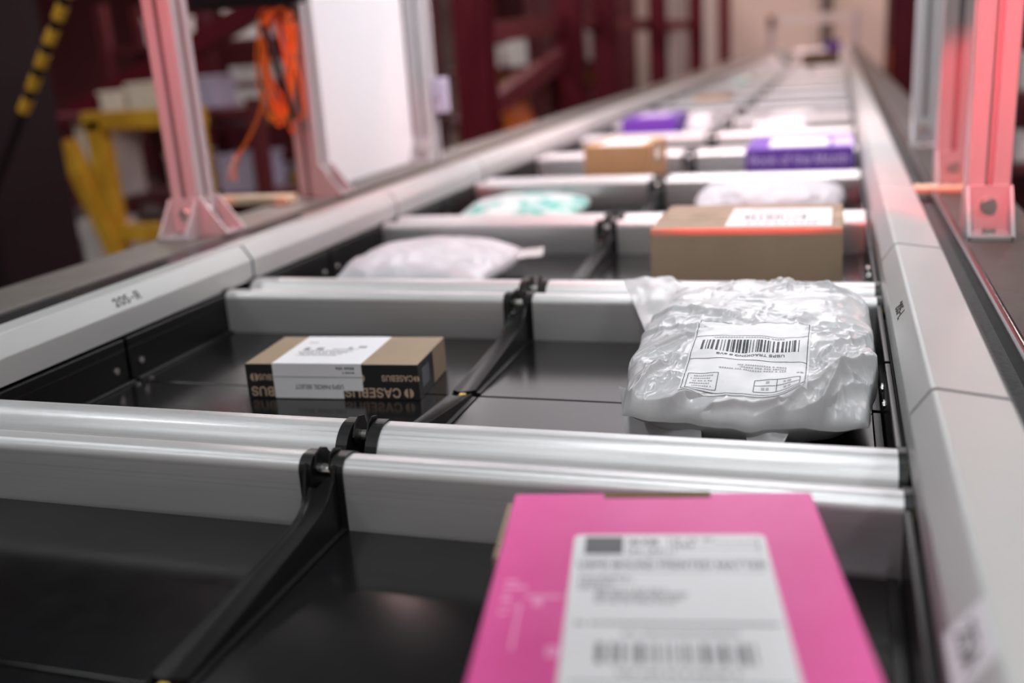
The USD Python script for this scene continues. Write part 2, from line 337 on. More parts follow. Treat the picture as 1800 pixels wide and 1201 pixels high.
        # bracket tying the cover to the tray
        part('cover_bracket', [box(sx*0.409, sx*0.474, -0.19, 0.19, 0.975, 0.983)], 'clip_black', t)
    # carriage riding on the rails
    part('carriage', [box(-0.40, 0.40, -HALF-0.03, HALF+0.03, FLOOR_Z-0.034, FLOOR_Z-0.021), box(-0.46, -0.40, -0.06, 0.06, FLOOR_Z-0.05, FLOOR_Z-0.021), box(0.40, 0.46, -0.06, 0.06, FLOOR_Z-0.05, FLOOR_Z-0.021)], 'black_steel', t)
    return t

# lettering and printing ------------------------------------------------------
def text(s, h, bold=False, depth=0.00012):
    return meshkit.text_mesh(s, h, depth, bold)
def flat(rects, depth=0.00012):
    return cat([box(a, c, b, d, 0, depth) for a, b, c, d in rects])
def words(x, y, w, h, rng, fill=1.0):
    """a line of print too small to read: uneven short dashes"""
    out = []; cx = x; end = x + w*fill
    while cx < end:
        l = h*rng.uniform(0.5, 0.8); out.append((cx, y, min(cx+l, end), y+h*rng.uniform(0.75, 1.0)))
        cx += l + h*(0.25 if rng.random() < 0.8 else 0.8)
    return out
def barcode(x, y, w, h, rng, n=46):
    unit = w/ (n*2.1); out = []; cx = x
    while cx < x+w-unit:
        b = unit*rng.choice((1, 1, 1, 2, 2, 3)); out.append((cx, y, min(cx+b, x+w), y+h)); cx += b + unit*rng.choice((1, 1, 2, 2, 3))
    return out
def put(m, origin, u, v):
    """label coordinates (u right, v up, w out) onto a plane"""
    o, u, v = np.array(origin, float), np.array(u, float), np.array(v, float); w = np.cross(u, v)
    m = tm(m).copy(); q = m.vertices; m.vertices = o + q[:, :1]*u + q[:, 1:2]*v + q[:, 2:3]*w; return m

# trays -----------------------------------------------------------------------
N_TRAYS = 32
ORD = ['', 'first', 'second', 'third', 'fourth', 'fifth', 'sixth', 'seventh', 'eighth', 'ninth', 'tenth', 'eleventh', 'twelfth', 'thirteenth', 'fourteenth', 'fifteenth', 'sixteenth', 'seventeenth', 'eighteenth', 'nineteenth', 'twentieth']
tens = {1: 'first', 2: 'second', 3: 'third', 4: 'fourth', 5: 'fifth', 6: 'sixth', 7: 'seventh', 8: 'eighth', 9: 'ninth'}
for k in range(21, N_TRAYS+1): ORD.append(('twenty-' if k < 30 else 'thirty-') + tens[k % 10] if k % 10 else 'thirtieth')
HOLD = {1: 'black split tray with aluminium bars, holding the bright pink carton', 2: 'black split tray holding the black-printed kraft box and the labelled grey mailer',
        3: 'black split tray holding a white plastic mailer and a plain brown carton', 4: 'tray with a teal-patterned bag and a crumpled white bag beyond the brown carton',
        5: 'tray holding an orange-brown carton and the lettered purple box', 7: 'tray holding a flat purple parcel between white bags'}
def tray_label(k): return HOLD.get(k, 'blurred sorter tray, %s along the conveyor from the pink carton' % ORD[k])
t1 = tray(1, tray_label(1)); t2 = tray(2, tray_label(2)); t3 = tray(3, tray_label(3))
for k in range(4, N_TRAYS+1): tray(k, tray_label(k), first=t3)
# tray numbers on the covers: on the sloped faces
slope = np.array([0.0116, 0, 0.0174]); slope /= np.linalg.norm(slope)
def cover_text(t, sx, s, yy, h, m='ink_black', lift=0.0003, bold=True, depth=0.00012):
    n = np.array([-sx*slope[2], 0, slope[0]])
    o = np.array([sx*(0.4122+0.0058), 0, 1.0262+0.0087]) + n*lift
    tx = text(s, h, bold, depth); w = tx.bounds[1][0]
    u = np.array([0, 1.0, 0]) if sx < 0 else np.array([0, -1.0, 0]); v = np.array([sx*slope[0], 0, slope[2]])
    return put(mov(tx, (-w/2, -h/2, 0)), o + np.array([0, yy, 0]), u, v)
part('tray_number', cover_text(t2, -1, '205-R', 0.030, 0.0105), 'ink_black', t2, label='black number printed on the left cover')
part('tray_number', cover_text(t2, 1, '205-L', 0.035, 0.0095), 'ink_black', t2, label='black number printed on the right cover')
lab_o = np.array([0.4122+0.0052, 0, 1.0262+0.0078]); n_r = np.array([-slope[2], 0, slope[0]])
pl = put(rbox(-0.022, 0.022, -0.0130, 0.0130, 0, 0.0006, 0.0003, 6), lab_o + n_r*0.0001 + np.array([0, 0.0, 0]) + np.array([0, -0.005, 0]), (0, -1, 0), (slope[0], 0, slope[2]))
nl = part('number_label', pl, 'paper_white', t1, label='white stuck-on label with a tray number')
part('tray_number', mov(cover_text(t1, 1, '25A', -0.005, 0.0115, lift=0.0009), (-0.0006, 0, -0.0009)), 'ink_black', nl)

# ------------------------------------------------------------------ conveyor sides
L0, L1 = -1.6, 0.285+(N_TRAYS-2)*P+0.3
for sx, nm in ((-1, 'left'), (1, 'right')):
    fr = thing('conveyor_side', 'long %s side of the conveyor with its guide rail and grey side deck' % nm, 'conveyor frame', (0, 0, 0))
    part('side_beam', [box(sx*0.4775, sx*0.50, L0, L1, 0.78, 0.955)], 'black_steel', fr)
    part('running_rail', [box(sx*0.42, sx*0.4775, L0, L1, FLOOR_Z-0.064, FLOOR_Z-0.0505)], 'black_steel', fr)
    part('side_groove', [box(sx*0.4775, sx*0.500, L0, L1, 0.955, 1.012)], 'groove_grey', fr)
    if sx > 0:
        part('guide_rail', [rbox(0.500, 0.512, L0, L1, 0.955, 1.030, 0.004, 8)], 'rail_black', fr, label='black guide rail with a shiny top edge')
        part('side_deck', [rbox(0.512, 0.610, L0, L1, 1.000, 1.024, 0.003, 6), box(0.512, 0.610, L0, L1, 0.955, 1.0)], 'deck_grey', fr)
    else:
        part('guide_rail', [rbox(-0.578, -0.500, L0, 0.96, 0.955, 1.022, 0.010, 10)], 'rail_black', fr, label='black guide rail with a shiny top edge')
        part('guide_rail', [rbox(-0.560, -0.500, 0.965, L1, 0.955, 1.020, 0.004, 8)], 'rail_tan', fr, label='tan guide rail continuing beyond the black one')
        part('side_deck', [rbox(-0.685, -0.578, L0, L1, 1.000, 1.024, 0.003, 6), box(-0.685, -0.578, L0, L1, 0.955, 1.0)], 'deck_tan', fr)
    y = L0+0.4
    while y < L1:
        part('leg', [box(sx*0.50, sx*0.58, y-0.04, y+0.04, 0.012, 0.955), box(sx*0.47, sx*0.61, y-0.07, y+0.07, 0.0, 0.012)], 'black_steel', fr)
        y += 1.6
for x0, x1, lab in ((-0.800, -0.640, 'pale flat wooden strip lying on the left side deck between tunnel posts'), (0.478, 0.580, 'pale flat wooden strip lying on the right side deck behind the red-lit post')):
    single('wooden_strip', rbox(x0, x1, 1.075, 1.115, 1.0245, 1.034 if x0 > 0 else 1.040, 0.002, 6), 'wood_pale', lab, 'wooden strip')

# ------------------------------------------------------------------ scan tunnel posts
W = 0.050
def slot_profile(w=W):
    p = sbox(-w/2, -w/2, w/2, w/2).buffer(-0.003).buffer(0.003)
    sl = unary_union([sbox(-0.0048, w/2-0.0035, 0.0048, w/2+1), sbox(-0.0085, w/2-0.0150, 0.0085, w/2-0.0035)])
    for k in range(4):
        from shapely import affinity
        p = p.difference(affinity.rotate(sl, 90*k, origin=(0, 0)))
    return p
SP = slot_profile()
ZD = 1.0242
def bracket(dirx, diry):
    """gusset bracket against one face of a post (local, post centre at the origin, z from the deck)"""
    ms = [box(-0.025, 0.025, 0, 0.004, 0, 0.060), box(-0.025, 0.025, 0, 0.048, 0, 0.004)]
    tri = Polygon([(0, 0), (0.048, 0), (0.048, 0.004), (0.006, 0.060), (0, 0.060)])
    ms += [extr(tri, 0.004, 'x', -0.0265), extr(tri, 0.004, 'x', 0.0225)]
    ang = math.atan2(diry, dirx) - math.pi/2
    return rot(mov(cat(ms), (0, W/2, 0)), ang)
def bolts(dirx, diry):
    ang = math.atan2(diry, dirx) - math.pi/2
    b1 = trimesh.util.concatenate([cyl(0.0075, (0, W/2+0.004, 0.036), (0, W/2+0.012, 0.036), 16), cyl(0.010, (0, W/2+0.004, 0.036), (0, W/2+0.006, 0.036), 16)])
    b2 = cyl(0.0075, (0, W/2+0.026, 0.004), (0, W/2+0.026, 0.011), 16)
    return [rot(b1, ang), rot(b2, ang)]
def post(x, y, label, dirs):
    t = thing('tunnel_post', label, 'frame post', (x, y, ZD), group=None)
    part('column', extr(SP, TUNNEL_Z+0.03-ZD, 'z', 0.0), 'post_aluminium', t, smooth=25)
    for d in dirs:
        b = part('foot_bracket', bracket(*d), 'post_aluminium', t)
        part('bracket_bolt', bolts(*d), 'bolt_steel', b)
    return t
XL, XR = -0.645, 0.541
post(XL, 0.79, 'slotted aluminium post lit pink, nearest on the left side deck', [(0, -1), (1, 0)])
post(XL, 1.20, 'slotted aluminium post with the orange cable coil hung on it', [(1, 0)])
post(XL+0.012, 1.79, 'slotted aluminium post at the far edge of the white panel', [(0, -1)])
post(XR, 0.77, 'slotted aluminium post lit bright red, nearest on the right side deck', [(0, -1)])
post(XR-0.004, 1.15, 'slotted aluminium post lit salmon, directly behind the bright red post', [(0, -1)])
post(XR, 1.80, 'pale pinkish slotted aluminium post, farthest on the right side deck', [(0, -1)])
th = thing('tunnel_header', 'slotted aluminium header frame joining the tops of the tunnel posts', 'frame header', (0, 0, TUNNEL_Z+0.0306))
for yy in (0.79, 1.20, 1.79):
    part('cross_beam', extr(SP, XR-XL+W, 'z', 0).apply_transform(trimesh.transformations.rotation_matrix(math.pi/2, (0, 1, 0))).apply_translation((XL-W/2, yy, W/2)), 'post_aluminium', th, smooth=25)
for sx in (XL, XR):
    part('side_beam', box(sx-W/2, sx+W/2, 0.765, 1.815, W, 2*W), 'post_aluminium', th)
part('lamp_housing', box(-0.46, 0.46, 1.065, 1.91, -0.03, 0.0), 'lamp_body', th); part('hood_plate', box(XL-W/2, XR+W/2, 0.735, 0.739, 1.47-TUNNEL_Z-0.03, W), 'lamp_body', th)
part('lamp_housing', [box(-0.42, 0.42, 0.985, 1.055, -0.03, 0.0), box(-0.42, 0.42, 0.980, 0.985, -0.12, 0.0), box(-0.42, 0.42, 1.055, 1.060, -0.12, 0.0)], 'lamp_body', th)
cp = thing('light_canopy', 'wide light canopy hung over the belt beyond the tunnel', 'lamp', (0, 3.55, TUNNEL_Z))
part('housing', box(-1.14, 0.80, -1.52, 1.52, 0.0, 0.05), 'lamp_body', cp); part('diffuser', box(-1.12, 0.78, -1.50, 1.50, -0.012, 0.0), 'canopy_glow', cp)
for sx in (-1.0, 0.65):
    for yy in (-1.3, 1.3): part('hanger', cyl(0.008, (sx, yy, 0.05), (sx, yy, 5.998-TUNNEL_Z)), 'lamp_body', cp)
single('diffuser_screen', rbox(-0.676, -0.661, 1.2255, 1.7600, ZD, 1.84, 0.002, 6), 'panel_white', 'bright white diffuser panel between two posts on the left of the tunnel', 'screen')
single('sensor_block', [rbox(-0.607, -0.575, 1.775, 1.815, 1.140, 1.225, 0.003), cyl(0.008, (-0.592, 1.775, 1.185), (-0.592, 1.770, 1.185))], 'bin_lilac', 'small lilac-grey sensor block on the far panel post', 'sensor')
single('cable_duct', [rbox(-0.83, -0.60, 1.125, 1.1745, 1.392, 1.45, 0.004)], 'black_steel', 'black cable duct crossing above the orange cable coil', 'cable duct')
lamp = thing('scanner_head', 'dark line scanner on a stand above the first trays', 'scanner', (0, 0, 0))
rgt = np.array([1.0, 0, 0]); dn = np.cross(SLIT_AIM, rgt); dn = -dn if dn[2] > 0 else dn
def slab(c, wid, along, thick):
    M = np.eye(4); M[:3, 0], M[:3, 1], M[:3, 2], M[:3, 3] = rgt, SLIT_AIM, np.cross(rgt, SLIT_AIM), c
    b = trimesh.creation.box(extents=(wid, along, thick)); b.apply_transform(M); return b
# the aperture 0.25 m in front of the source cuts the beam to a line
part('aperture_plate', [slab(SLIT + SLIT_AIM*0.25 + dn*(0.0007+0.02), 0.14, 0.003, 0.04), slab(SLIT + SLIT_AIM*0.25 - dn*(0.0014+0.02), 0.14, 0.003, 0.04),
    slab(SLIT + SLIT_AIM*0.25 + rgt*(0.0240+0.023), 0.046, 0.003, 0.08), slab(SLIT + SLIT_AIM*0.25 - rgt*(0.0240+0.023), 0.046, 0.003, 0.08)], 'lamp_body', lamp)
part('housing', [slab(SLIT + SLIT_AIM*0.11 + dn*0.04, 0.14, 0.285, 0.003), slab(SLIT + SLIT_AIM*0.11 - dn*0.04, 0.14, 0.285, 0.003), slab(SLIT - SLIT_AIM*0.03, 0.14, 0.003, 0.083),
    slab(SLIT + SLIT_AIM*0.11 + rgt*0.07, 0.003, 0.285, 0.083), slab(SLIT + SLIT_AIM*0.11 - rgt*0.07, 0.003, 0.285, 0.083)], 'lamp_body', lamp)
part('stand', [bar((0.182, -0.20, 1.545), (-0.645, -0.20, 1.62), 0.03, 0.03), bar((-0.645, -0.20, 1.0245), (-0.645, -0.20, 1.66), 0.04, 0.04)], 'lamp_body', lamp)
for k, (a, b, c) in enumerate(POST_SPOTS):
    a, b = np.array(a), np.array(b); d = (b-a)/np.linalg.norm(b-a)
    t = thing('red_spot_lamp', ('small red spot lamp aimed at the right tunnel posts', 'small red spot lamp aimed at the left tunnel posts')[k], 'lamp', (0, 0, 0))
    part('housing', [cyl(0.03, a-d*0.10, a-d*0.03, 20)], 'lamp_body', t); part('hanger', [bar(a-d*0.07+[0, 0, 0.02], [a[0], a[1]-0.07, 5.99], 0.015, 0.015)], 'lamp_body', t)

side = thing('tunnel_side_lamp', 'white side lamp inside the tunnel above the right posts', 'lamp', (0, 0, 0))
part('housing', box(0.497, 0.53, 1.25, 1.75, 1.56, 1.76), 'lamp_body', side)
part('arm', bar((0.525, 1.5, 1.70), (0.541, 1.5, 1.90), 0.03, 0.03), 'lamp_body', side)

# orange cable coil hanging on the second left post
cab = thing('orange_cable', 'coil of orange cable hanging on the second left post', 'cable', (0, 0, 0))
rng = np.random.default_rng(3)
cx, cyy, ztop = -0.655, 1.150, 1.385
for k in range(9):
    a = np.linspace(0, 2*np.pi, 64); w = 0.032+rng.uniform(0, 0.013); hgt = 0.090+rng.uniform(0, 0.028)
    off = rng.uniform(-0.016, 0.010); sh = rng.uniform(-0.022, 0.016)
    pts = np.stack([cx+off+w*np.sin(a)*(0.75+0.25*np.cos(a+0.6)) - 0.02*(1-np.cos(a))*0.2 + sh*np.cos(a), cyy+0.014*np.sin(a+k)+rng.uniform(-0.012, 0.006)*np.ones_like(a), ztop-hgt+hgt*np.cos(a)], 1)
    part('cable_loop', tube(pts, 0.0021), 'orange_cable', cab, smooth=True)
bz = []
for tt in np.linspace(0, 1, 40):
    p0, p1, p2, p3 = map(np.array, ((-0.690, 1.16, 1.30), (-0.715, 1.16, 1.20), (-0.735, 1.16, 1.17), (-0.800, 1.17, 1.105)))
    bz.append((1-tt)**3*p0 + 3*(1-tt)**2*tt*p1 + 3*(1-tt)*tt**2*p2 + tt**3*p3)
part('cable_tail', tube(bz, 0.0032), 'orange_cable', cab, smooth=True)
part('plug', [cyl(0.0075, (-0.800, 1.17, 1.108), (-0.812, 1.172, 1.082), 12), cyl(0.0052, (-0.808, 1.172, 1.086), (-0.812, 1.173, 1.06), 10), cyl(0.0042, (-0.818, 1.172, 1.088), (-0.824, 1.173, 1.065), 10)], 'plug_beige', cab, label='beige plug at the end of the tail')
part('hook_tie', tube(np.stack([cx+0.022+0.016*np.cos(np.linspace(0, 2*np.pi, 24)), np.full(24, 1.15), 1.372+0.014*np.sin(np.linspace(0, 2*np.pi, 24))], 1), 0.0025), 'black_steel', cab, smooth=True)
single('black_cable', tube([(-0.66+0.035*s, 1.118-0.008*math.sin(3*s), 1.32-0.09*s-0.05*s*s + 0.0) for s in np.linspace(-0.5, 1.0, 24)][::-1], 0.0055), 'black_steel', 'short black cable tucked through the orange cable coil', 'cable', smooth=True)

# ------------------------------------------------------------------ parcels
def carton(name, label, w, d, h, loc, rz, m='kraft', tape=True, group=None):
    t = thing(name, label, 'carton', loc, rz, group)
    part('body', rbox(-w/2, w/2, -d/2, d/2, 0, h, 0.0022, 8), m, t)
    if tape:
        part('tape', [box(-w/2-0.0003, w/2+0.0003, -0.024, 0.024, h, h+0.0003), box(-w/2-0.0003, -w/2, -0.024, 0.024, h-0.05, h), box(w/2, w/2+0.0003, -0.024, 0.024, h-0.05, h)], 'tape_clear', t)
    return t
FZ = FLOOR_Z + 0.0002
FZL = FLOOR_Z + 0.0002

# bright pink carton in the first tray
rgp = np.random.default_rng(11)
PH = 0.072
pk = thing('pink_carton', 'bright pink carton with a white postage label, in the nearest tray', 'carton', (0.2835, -0.1775, FZ), math.radians(10.6))
PW, PD = 0.178, 0.235
part('body', rbox(-PW/2, PW/2, -PD/2, PD/2, 0, PH-0.002, 0.0015, 8), 'kraft', pk, label='kraft board body')
lid = part('lid', rbox(-PW/2-0.0008, PW/2+0.0008, -PD/2-0.0008, PD/2+0.0008, PH-0.0045, PH, 0.0018, 8), 'pink_card', pk, label='pink printed lid')
part('pink_side', [rbox(-PW/2-0.0006, -PW/2+0.001, -PD/2, PD/2-0.045, 0.002, PH-0.004, 0.0005, 6), rbox(PW/2-0.001, PW/2+0.0006, -PD/2, PD/2, 0.002, PH-0.003, 0.0005, 6), rbox(-PW/2, PW/2, PD/2-0.001, PD/2+0.0006, 0.002, PH-0.004, 0.0005, 6), rbox(-PW/2, PW/2, -PD/2-0.0006, -PD/2+0.001, 0.002, PH-0.004, 0.0005, 6)], 'pink_card', pk)
part('corner_flap', [rbox(-PW/2-0.0045, -PW/2-0.001, PD/2-0.075, PD/2-0.006, 0.010, PH-0.003, 0.0012, 6)], 'kraft', pk, label='raw brown edge of the corner flap')
part('tab_slot', box(-0.034, 0.030, PD/2-0.0070, PD/2+0.001, PH-0.001, PH+0.0004), 'kraft_dark', pk, label='brown slot of the closing tab in the far edge')
part('scuff', [mov(flat([(-0.082, -0.02+i*0.006, -0.082+rgp.uniform(.003, .012), -0.02+i*0.006+rgp.uniform(.001, .004)) for i in range(6)] + [(-0.070, -0.005, -0.052, -0.002), (-0.066, -0.012, -0.061, -0.006), (-0.056, -0.055, -0.050, -0.047), (-0.073, -0.05, -0.0715, -0.01), (-0.050, -0.003, -0.046, 0.0)]), (0, 0, PH))], 'pink_scuff', pk)
LW, LH = 0.1045, 0.152
lx0, ly1 = -0.0490, PD/2-0.055
lb = part('postage_label', extr(sbox(lx0, ly1-LH, lx0+LW, ly1).buffer(-0.004).buffer(0.004), 0.00025, 'z', PH+0.0001), 'paper_white', pk)
def pinkprint(): 
    dark, mid, pale = [], [], []
    T = ly1; X = lx0
    dark += [(X+0.0065, T-0.0226, X+0.0272, T-0.0032)]
    for a in (0.0300, 0.0400, 0.0520, 0.0545): mid.append((X+a, T-0.0240, X+a+0.0006, T-0.0030))
    mid += [(X+0.030, T-0.0243, X+0.052, T-0.0238), (X+0.0545, T-0.0170, X+0.1005, T-0.0164), (X+0.0995, T-0.0200, X+0.1003, T-0.0040), (X+0.004, T-0.0275, X+0.101, T-0.0270), (X+0.004, T-0.0415, X+0.101, T-0.0410)]
    for (x, y, w, h) in ((0.0315, 0.0120, 0.008, 0.0065), (0.0415, 0.0120, 0.010, 0.0065), (0.0315, 0.0205, 0.006, 0.0040), (0.0420, 0.0205, 0.008, 0.0040), (0.056, 0.0085, 0.020, 0.0040), (0.056, 0.0145, 0.010, 0.0036), (0.077, 0.0100, 0.022, 0.0018)): mid += words(X+x, T-y, w, h, rgp)
    for i, w in enumerate((0.026, 0.028, 0.018, 0.013)): pale += words(X+0.005, T-0.0480-i*0.0037, w, 0.0022, rgp)
    for i, w in enumerate((0.036, 0.046, 0.044, 0.040)): pale += words(X+0.014, T-0.0610-i*0.0036, w, 0.0024, rgp)
    mid += words(X+0.005, T-0.0915, 0.019, 0.0030, rgp); mid += [(X+0.0245, T-0.0912, X+0.101, T-0.0892)]
    pale += words(X+0.028, T-0.1000, 0.054, 0.0030, rgp)
    bars = barcode(X+0.0160, T-0.1225, 0.074, 0.0160, rgp, 34)
    pale += words(X+0.026, T-0.1310, 0.054, 0.0032, rgp); mid += [(X+0.005, T-0.1375, X+0.101, T-0.1365)]
    mid += pale
    return dark, mid, bars
pd_, pm_, pb_ = pinkprint()
part('postage_block', mov(flat(pd_), (0, 0, PH+0.0004)), 'ink_grey', lb)
part('printing', mov(flat(pm_), (0, 0, PH+0.0004)), 'ink_mid', lb)
part('barcode', mov(flat(pb_), (0, 0, PH+0.0004)), 'ink_grey', lb)
tx = text('USPS BOUND PRINTED MATTER', 0.0062, True); s = 0.0985/tx.bounds[1][0]; tx.apply_scale((s, 1, 1))
part('lettering', mov(tx, (lx0+0.003, ly1-0.0372, PH+0.0004)), 'ink_grey', lb)

# kraft box with black printed edges in the second tray
CW, CD, CH = 0.190, 0.099, 0.0385
cb = thing('printed_box', 'flat kraft box with black lettered sides and a white label folded over', 'small box', (-0.1375, 0.3060, FZ), math.radians(4.9))
part('body', rbox(-CW/2, CW/2, -CD/2, CD/2, 0, CH, 0.0012, 8), 'kraft', cb)
sv = part('black_sleeve', [rbox(-CW/2-0.0003, CW/2+0.0003, -CD/2-0.0003, -CD/2+0.0012, 0.0, CH-0.0008, 0.0004, 6), rbox(CW/2-0.001, CW/2+0.0003, -CD/2, -CD/2+0.052, 0.0, CH-0.001, 0.0004, 6)], 'box_black', cb, label='black printed side panels')
fy = -CD/2-0.0004
def front_upside(m, xr, z):  # lettering upside down on the front face, reading towards -x
    return put(m, (xr, fy, z), (-1, 0, 0), (0, 0, -1))
def stretch(m, w):
    m = m.copy(); m.apply_scale((w/m.bounds[1][0], 1, 1)); return m
lets = [front_upside(stretch(text('CASEBUS', 0.0062, True), 0.034), CW/2-0.005, 0.0265),
        front_upside(stretch(text('CASEBUS', 0.0098, True), 0.062), CW/2-0.019, 0.0125),
        front_upside(stretch(text('CASEBUS', 0.0098, True), 0.062), -CW/2+0.066, 0.0125),
        front_upside(stretch(text('CASEBUS', 0.0062, True), 0.034), -CW/2+0.048, 0.0265)]
def disc(r, x, z): return put(mov(trimesh.creation.cylinder(radius=r, height=0.00012, sections=24), (0, 0, 0.00006)), (x, fy, z), (-1, 0, 0), (0, 0, -1))
def case_mark(x, z, r):  # two half discs with a gap
    a = np.linspace(-math.pi/2+0.1, math.pi/2-0.1, 14)
    h = Polygon([(0.12*r+0.9*r*math.cos(t), r*math.sin(t)) for t in a]); h2 = Polygon([(-p[0], p[1]) for p in h.exterior.coords])
    return put(cat([extr(h, 0.00012), extr(h2, 0.00012)]), (x, fy, z), (-1, 0, 0), (0, 0, -1))
lets += [case_mark(-CW/2+0.009, 0.0232, 0.0045), case_mark(CW/2-0.062, 0.0232, 0.0045), case_mark(CW/2-0.011, 0.0075, 0.0050), case_mark(CW/2-0.0005-0.001, 0.0232, 0.0030)]
part('side_lettering', lets, 'ink_kraft', sv)
part('end_print', [put(flat([(0.006, 0.006, 0.030, 0.026)]), (CW/2+0.0004, -CD/2+0.006, 0.004), (0, 1, 0), (0, 0, 1))], 'ink_grey', sv)
l0, l1 = -CW/2+0.031, -CW/2+0.130
lb = part('parcel_label', [box(l0, l1, -CD/2-0.0007, CD/2-0.0015, CH, CH+0.0003), box(l0, l1-0.022, -CD/2-0.0009, -CD/2-0.0005, 0.0008, CH+0.0003), box(l1-0.022, l1, -CD/2-0.0009, -CD/2-0.0005, 0.0095, CH+0.0003)], 'paper_white', cb)
rgc = np.random.default_rng(5)
def top_up(m, xr, y): return put(m, (xr, y, CH+0.0004), (-1, 0, 0), (0, -1, 0))
pr = []
for i, (a, wd, hh) in enumerate(((0.012, 0.010, 0.0028), (0.036, 0.030, 0.0022), (0.042, 0.052, 0.0026), (0.047, 0.056, 0.0034), (0.053, 0.050, 0.003), (0.058, 0.046, 0.0024))):
    pr += words(0.018+(0.060 if i == 0 else 0.004*i), a-0.006, wd, hh, rgc)
pr += [(0.015, 0.020, 0.024, 0.026), (0.030, 0.024, 0.034, 0.030), (0.062, 0.026, 0.070, 0.034), (0.078, 0.026, 0.084, 0.036)]
part('top_printing', top_up(flat(pr), l1, CD/2-0.018), 'ink_mid', lb)
fy = -CD/2-0.00095
ft = [front_upside(stretch(text('USPS PARCEL SELECT', 0.0046, True), 0.054), l1-0.021, 0.0158), front_upside(flat(words(0.002, 0, 0.020, 0.003, rgc)), l1-0.006, 0.0352), front_upside(flat(words(0.002, 0, 0.013, 0.002, rgc)), l1-0.006, 0.0300),
      front_upside(flat([(0.0, 0, 0.098, 0.0006)]), l1, 0.0245)]
part('front_printing', ft, 'ink_grey', lb)

# plastic mailers ---------------------------------------------------------------
def ridged(p, seed, sharp=2.5): return (1-np.abs(2*meshkit.noise(p, seed)-1))**sharp
def bag_mesh(a, b, zeq, H, nx=90, ny=90, seed=1, crease=0.004, e=2.6, tilt=0.0, wob=0.02, fs=22.0, pw=0.42, folds=(), flat=None, eqs=0.0):
    """closed crumpled pillow; floor at z = 0. Returns (mesh, height function of local x, y)"""
    s = np.sin(np.linspace(-1, 1, nx)*math.pi/2*0.985)/math.sin(math.pi/2*0.985); t = np.sin(np.linspace(-1, 1, ny)*math.pi/2*0.985)/math.sin(math.pi/2*0.985)
    S, Tt = np.meshgrid(s, t, indexing='ij')
    q = np.stack([S*1.7+seed, Tt*1.7, np.zeros_like(S)+seed*0.37], -1)
    X = a*S*(1-0.10*Tt**2) + wob*a*4*(meshkit.fbm(q*1.6, 3, seed)-0.5)
    Y = b*Tt*(1-0.10*S**2) + wob*b*4*(meshkit.fbm(q*1.6+7.7, 3, seed+3)-0.5)
    m = ((1-np.abs(S)**e).clip(0)*(1-np.abs(Tt)**e).clip(0))
    eq = zeq + 0.25*zeq*(meshkit.fbm(q*2.1+3.1, 2, seed+5)-0.5) + eqs*Tt
    top = eq + (H-zeq)*m**pw*(1+tilt*Tt)
    w = np.stack([X*fs, Y*fs, 0*X+seed], -1); w = w + 0.9*np.stack([meshkit.fbm(w*0.6, 3, seed+8), meshkit.fbm(w*0.6+9, 3, seed+9), 0*X], -1)
    c = 0.45*ridged(w, seed+11, 4.0) + 0.40*ridged(w*2.1+4, seed+12, 3.5) + 0.25*ridged(w*4.3+8, seed+13, 3.0) - 0.45 + 0.6*(meshkit.fbm(w*0.5, 3, seed+20)-0.5)
    patch = np.clip((meshkit.fbm(w*0.45+5, 3, seed+30)-0.36)*4.5, 0.12, 1.0)
    if flat:
        fx = np.clip(np.maximum(np.maximum(flat[0]-X, X-flat[2]), np.maximum(flat[1]-Y, Y-flat[3]))/0.014+0.6, 0, 1); patch = patch*(0.10+0.90*fx)
    top = top + crease*c*patch*np.minimum(1, m*6)**0.7
    for (xa, ya, xb, yb, am, wd) in folds:
        dx, dy = xb-xa, yb-ya; L2 = dx*dx+dy*dy; u = (((X-xa)*dx+(Y-ya)*dy)/L2); uc = u.clip(0, 1)
        dd = np.hypot(X-xa-uc*dx, Y-ya-uc*dy); sgn = np.sign((X-xa)*dy-(Y-ya)*dx)
        top = top + am*np.exp(-(dd/(wd*np.where(sgn > 0, 0.35, 1.8)))**1.2)*np.minimum(1, m*14)
    mb = m**0.85
    bot = np.maximum(eq*(1-mb), 0.0) + 0.0
    edge = (np.abs(S) >= 1-1e-9) | (np.abs(Tt) >= 1-1e-9)
    top[edge] = eq[edge]; bot[edge] = eq[edge]
    idx = np.arange(nx*ny).reshape(nx, ny)
    v = np.concatenate([np.stack([X, Y, top], -1).reshape(-1, 3), np.stack([X, Y, bot], -1).reshape(-1, 3)])
    A, B, C, D = idx[:-1, :-1].ravel(), idx[1:, :-1].ravel(), idx[1:, 1:].ravel(), idx[:-1, 1:].ravel()
    f = np.concatenate([np.stack([A, B, C], 1), np.stack([A, C, D], 1), np.stack([A, C, B], 1)+nx*ny, np.stack([A, D, C], 1)+nx*ny])
    mesh = trimesh.Trimesh(v, f, process=False); mesh.merge_vertices()
    return mesh, LinearNDInterpolator(np.stack([X.ravel(), Y.ravel()], 1), top.ravel())
def conform(m, fz, lift):
    """lay a flat mesh (x, y, small z) over the bag top"""
    m = tm(m).copy(); v = m.vertices.copy(); z = fz(v[:, 0], v[:, 1]); z = np.where(np.isnan(z), np.nanmin(z), z)
    v[:, 2] = z + lift + v[:, 2]; m.vertices = v; return m
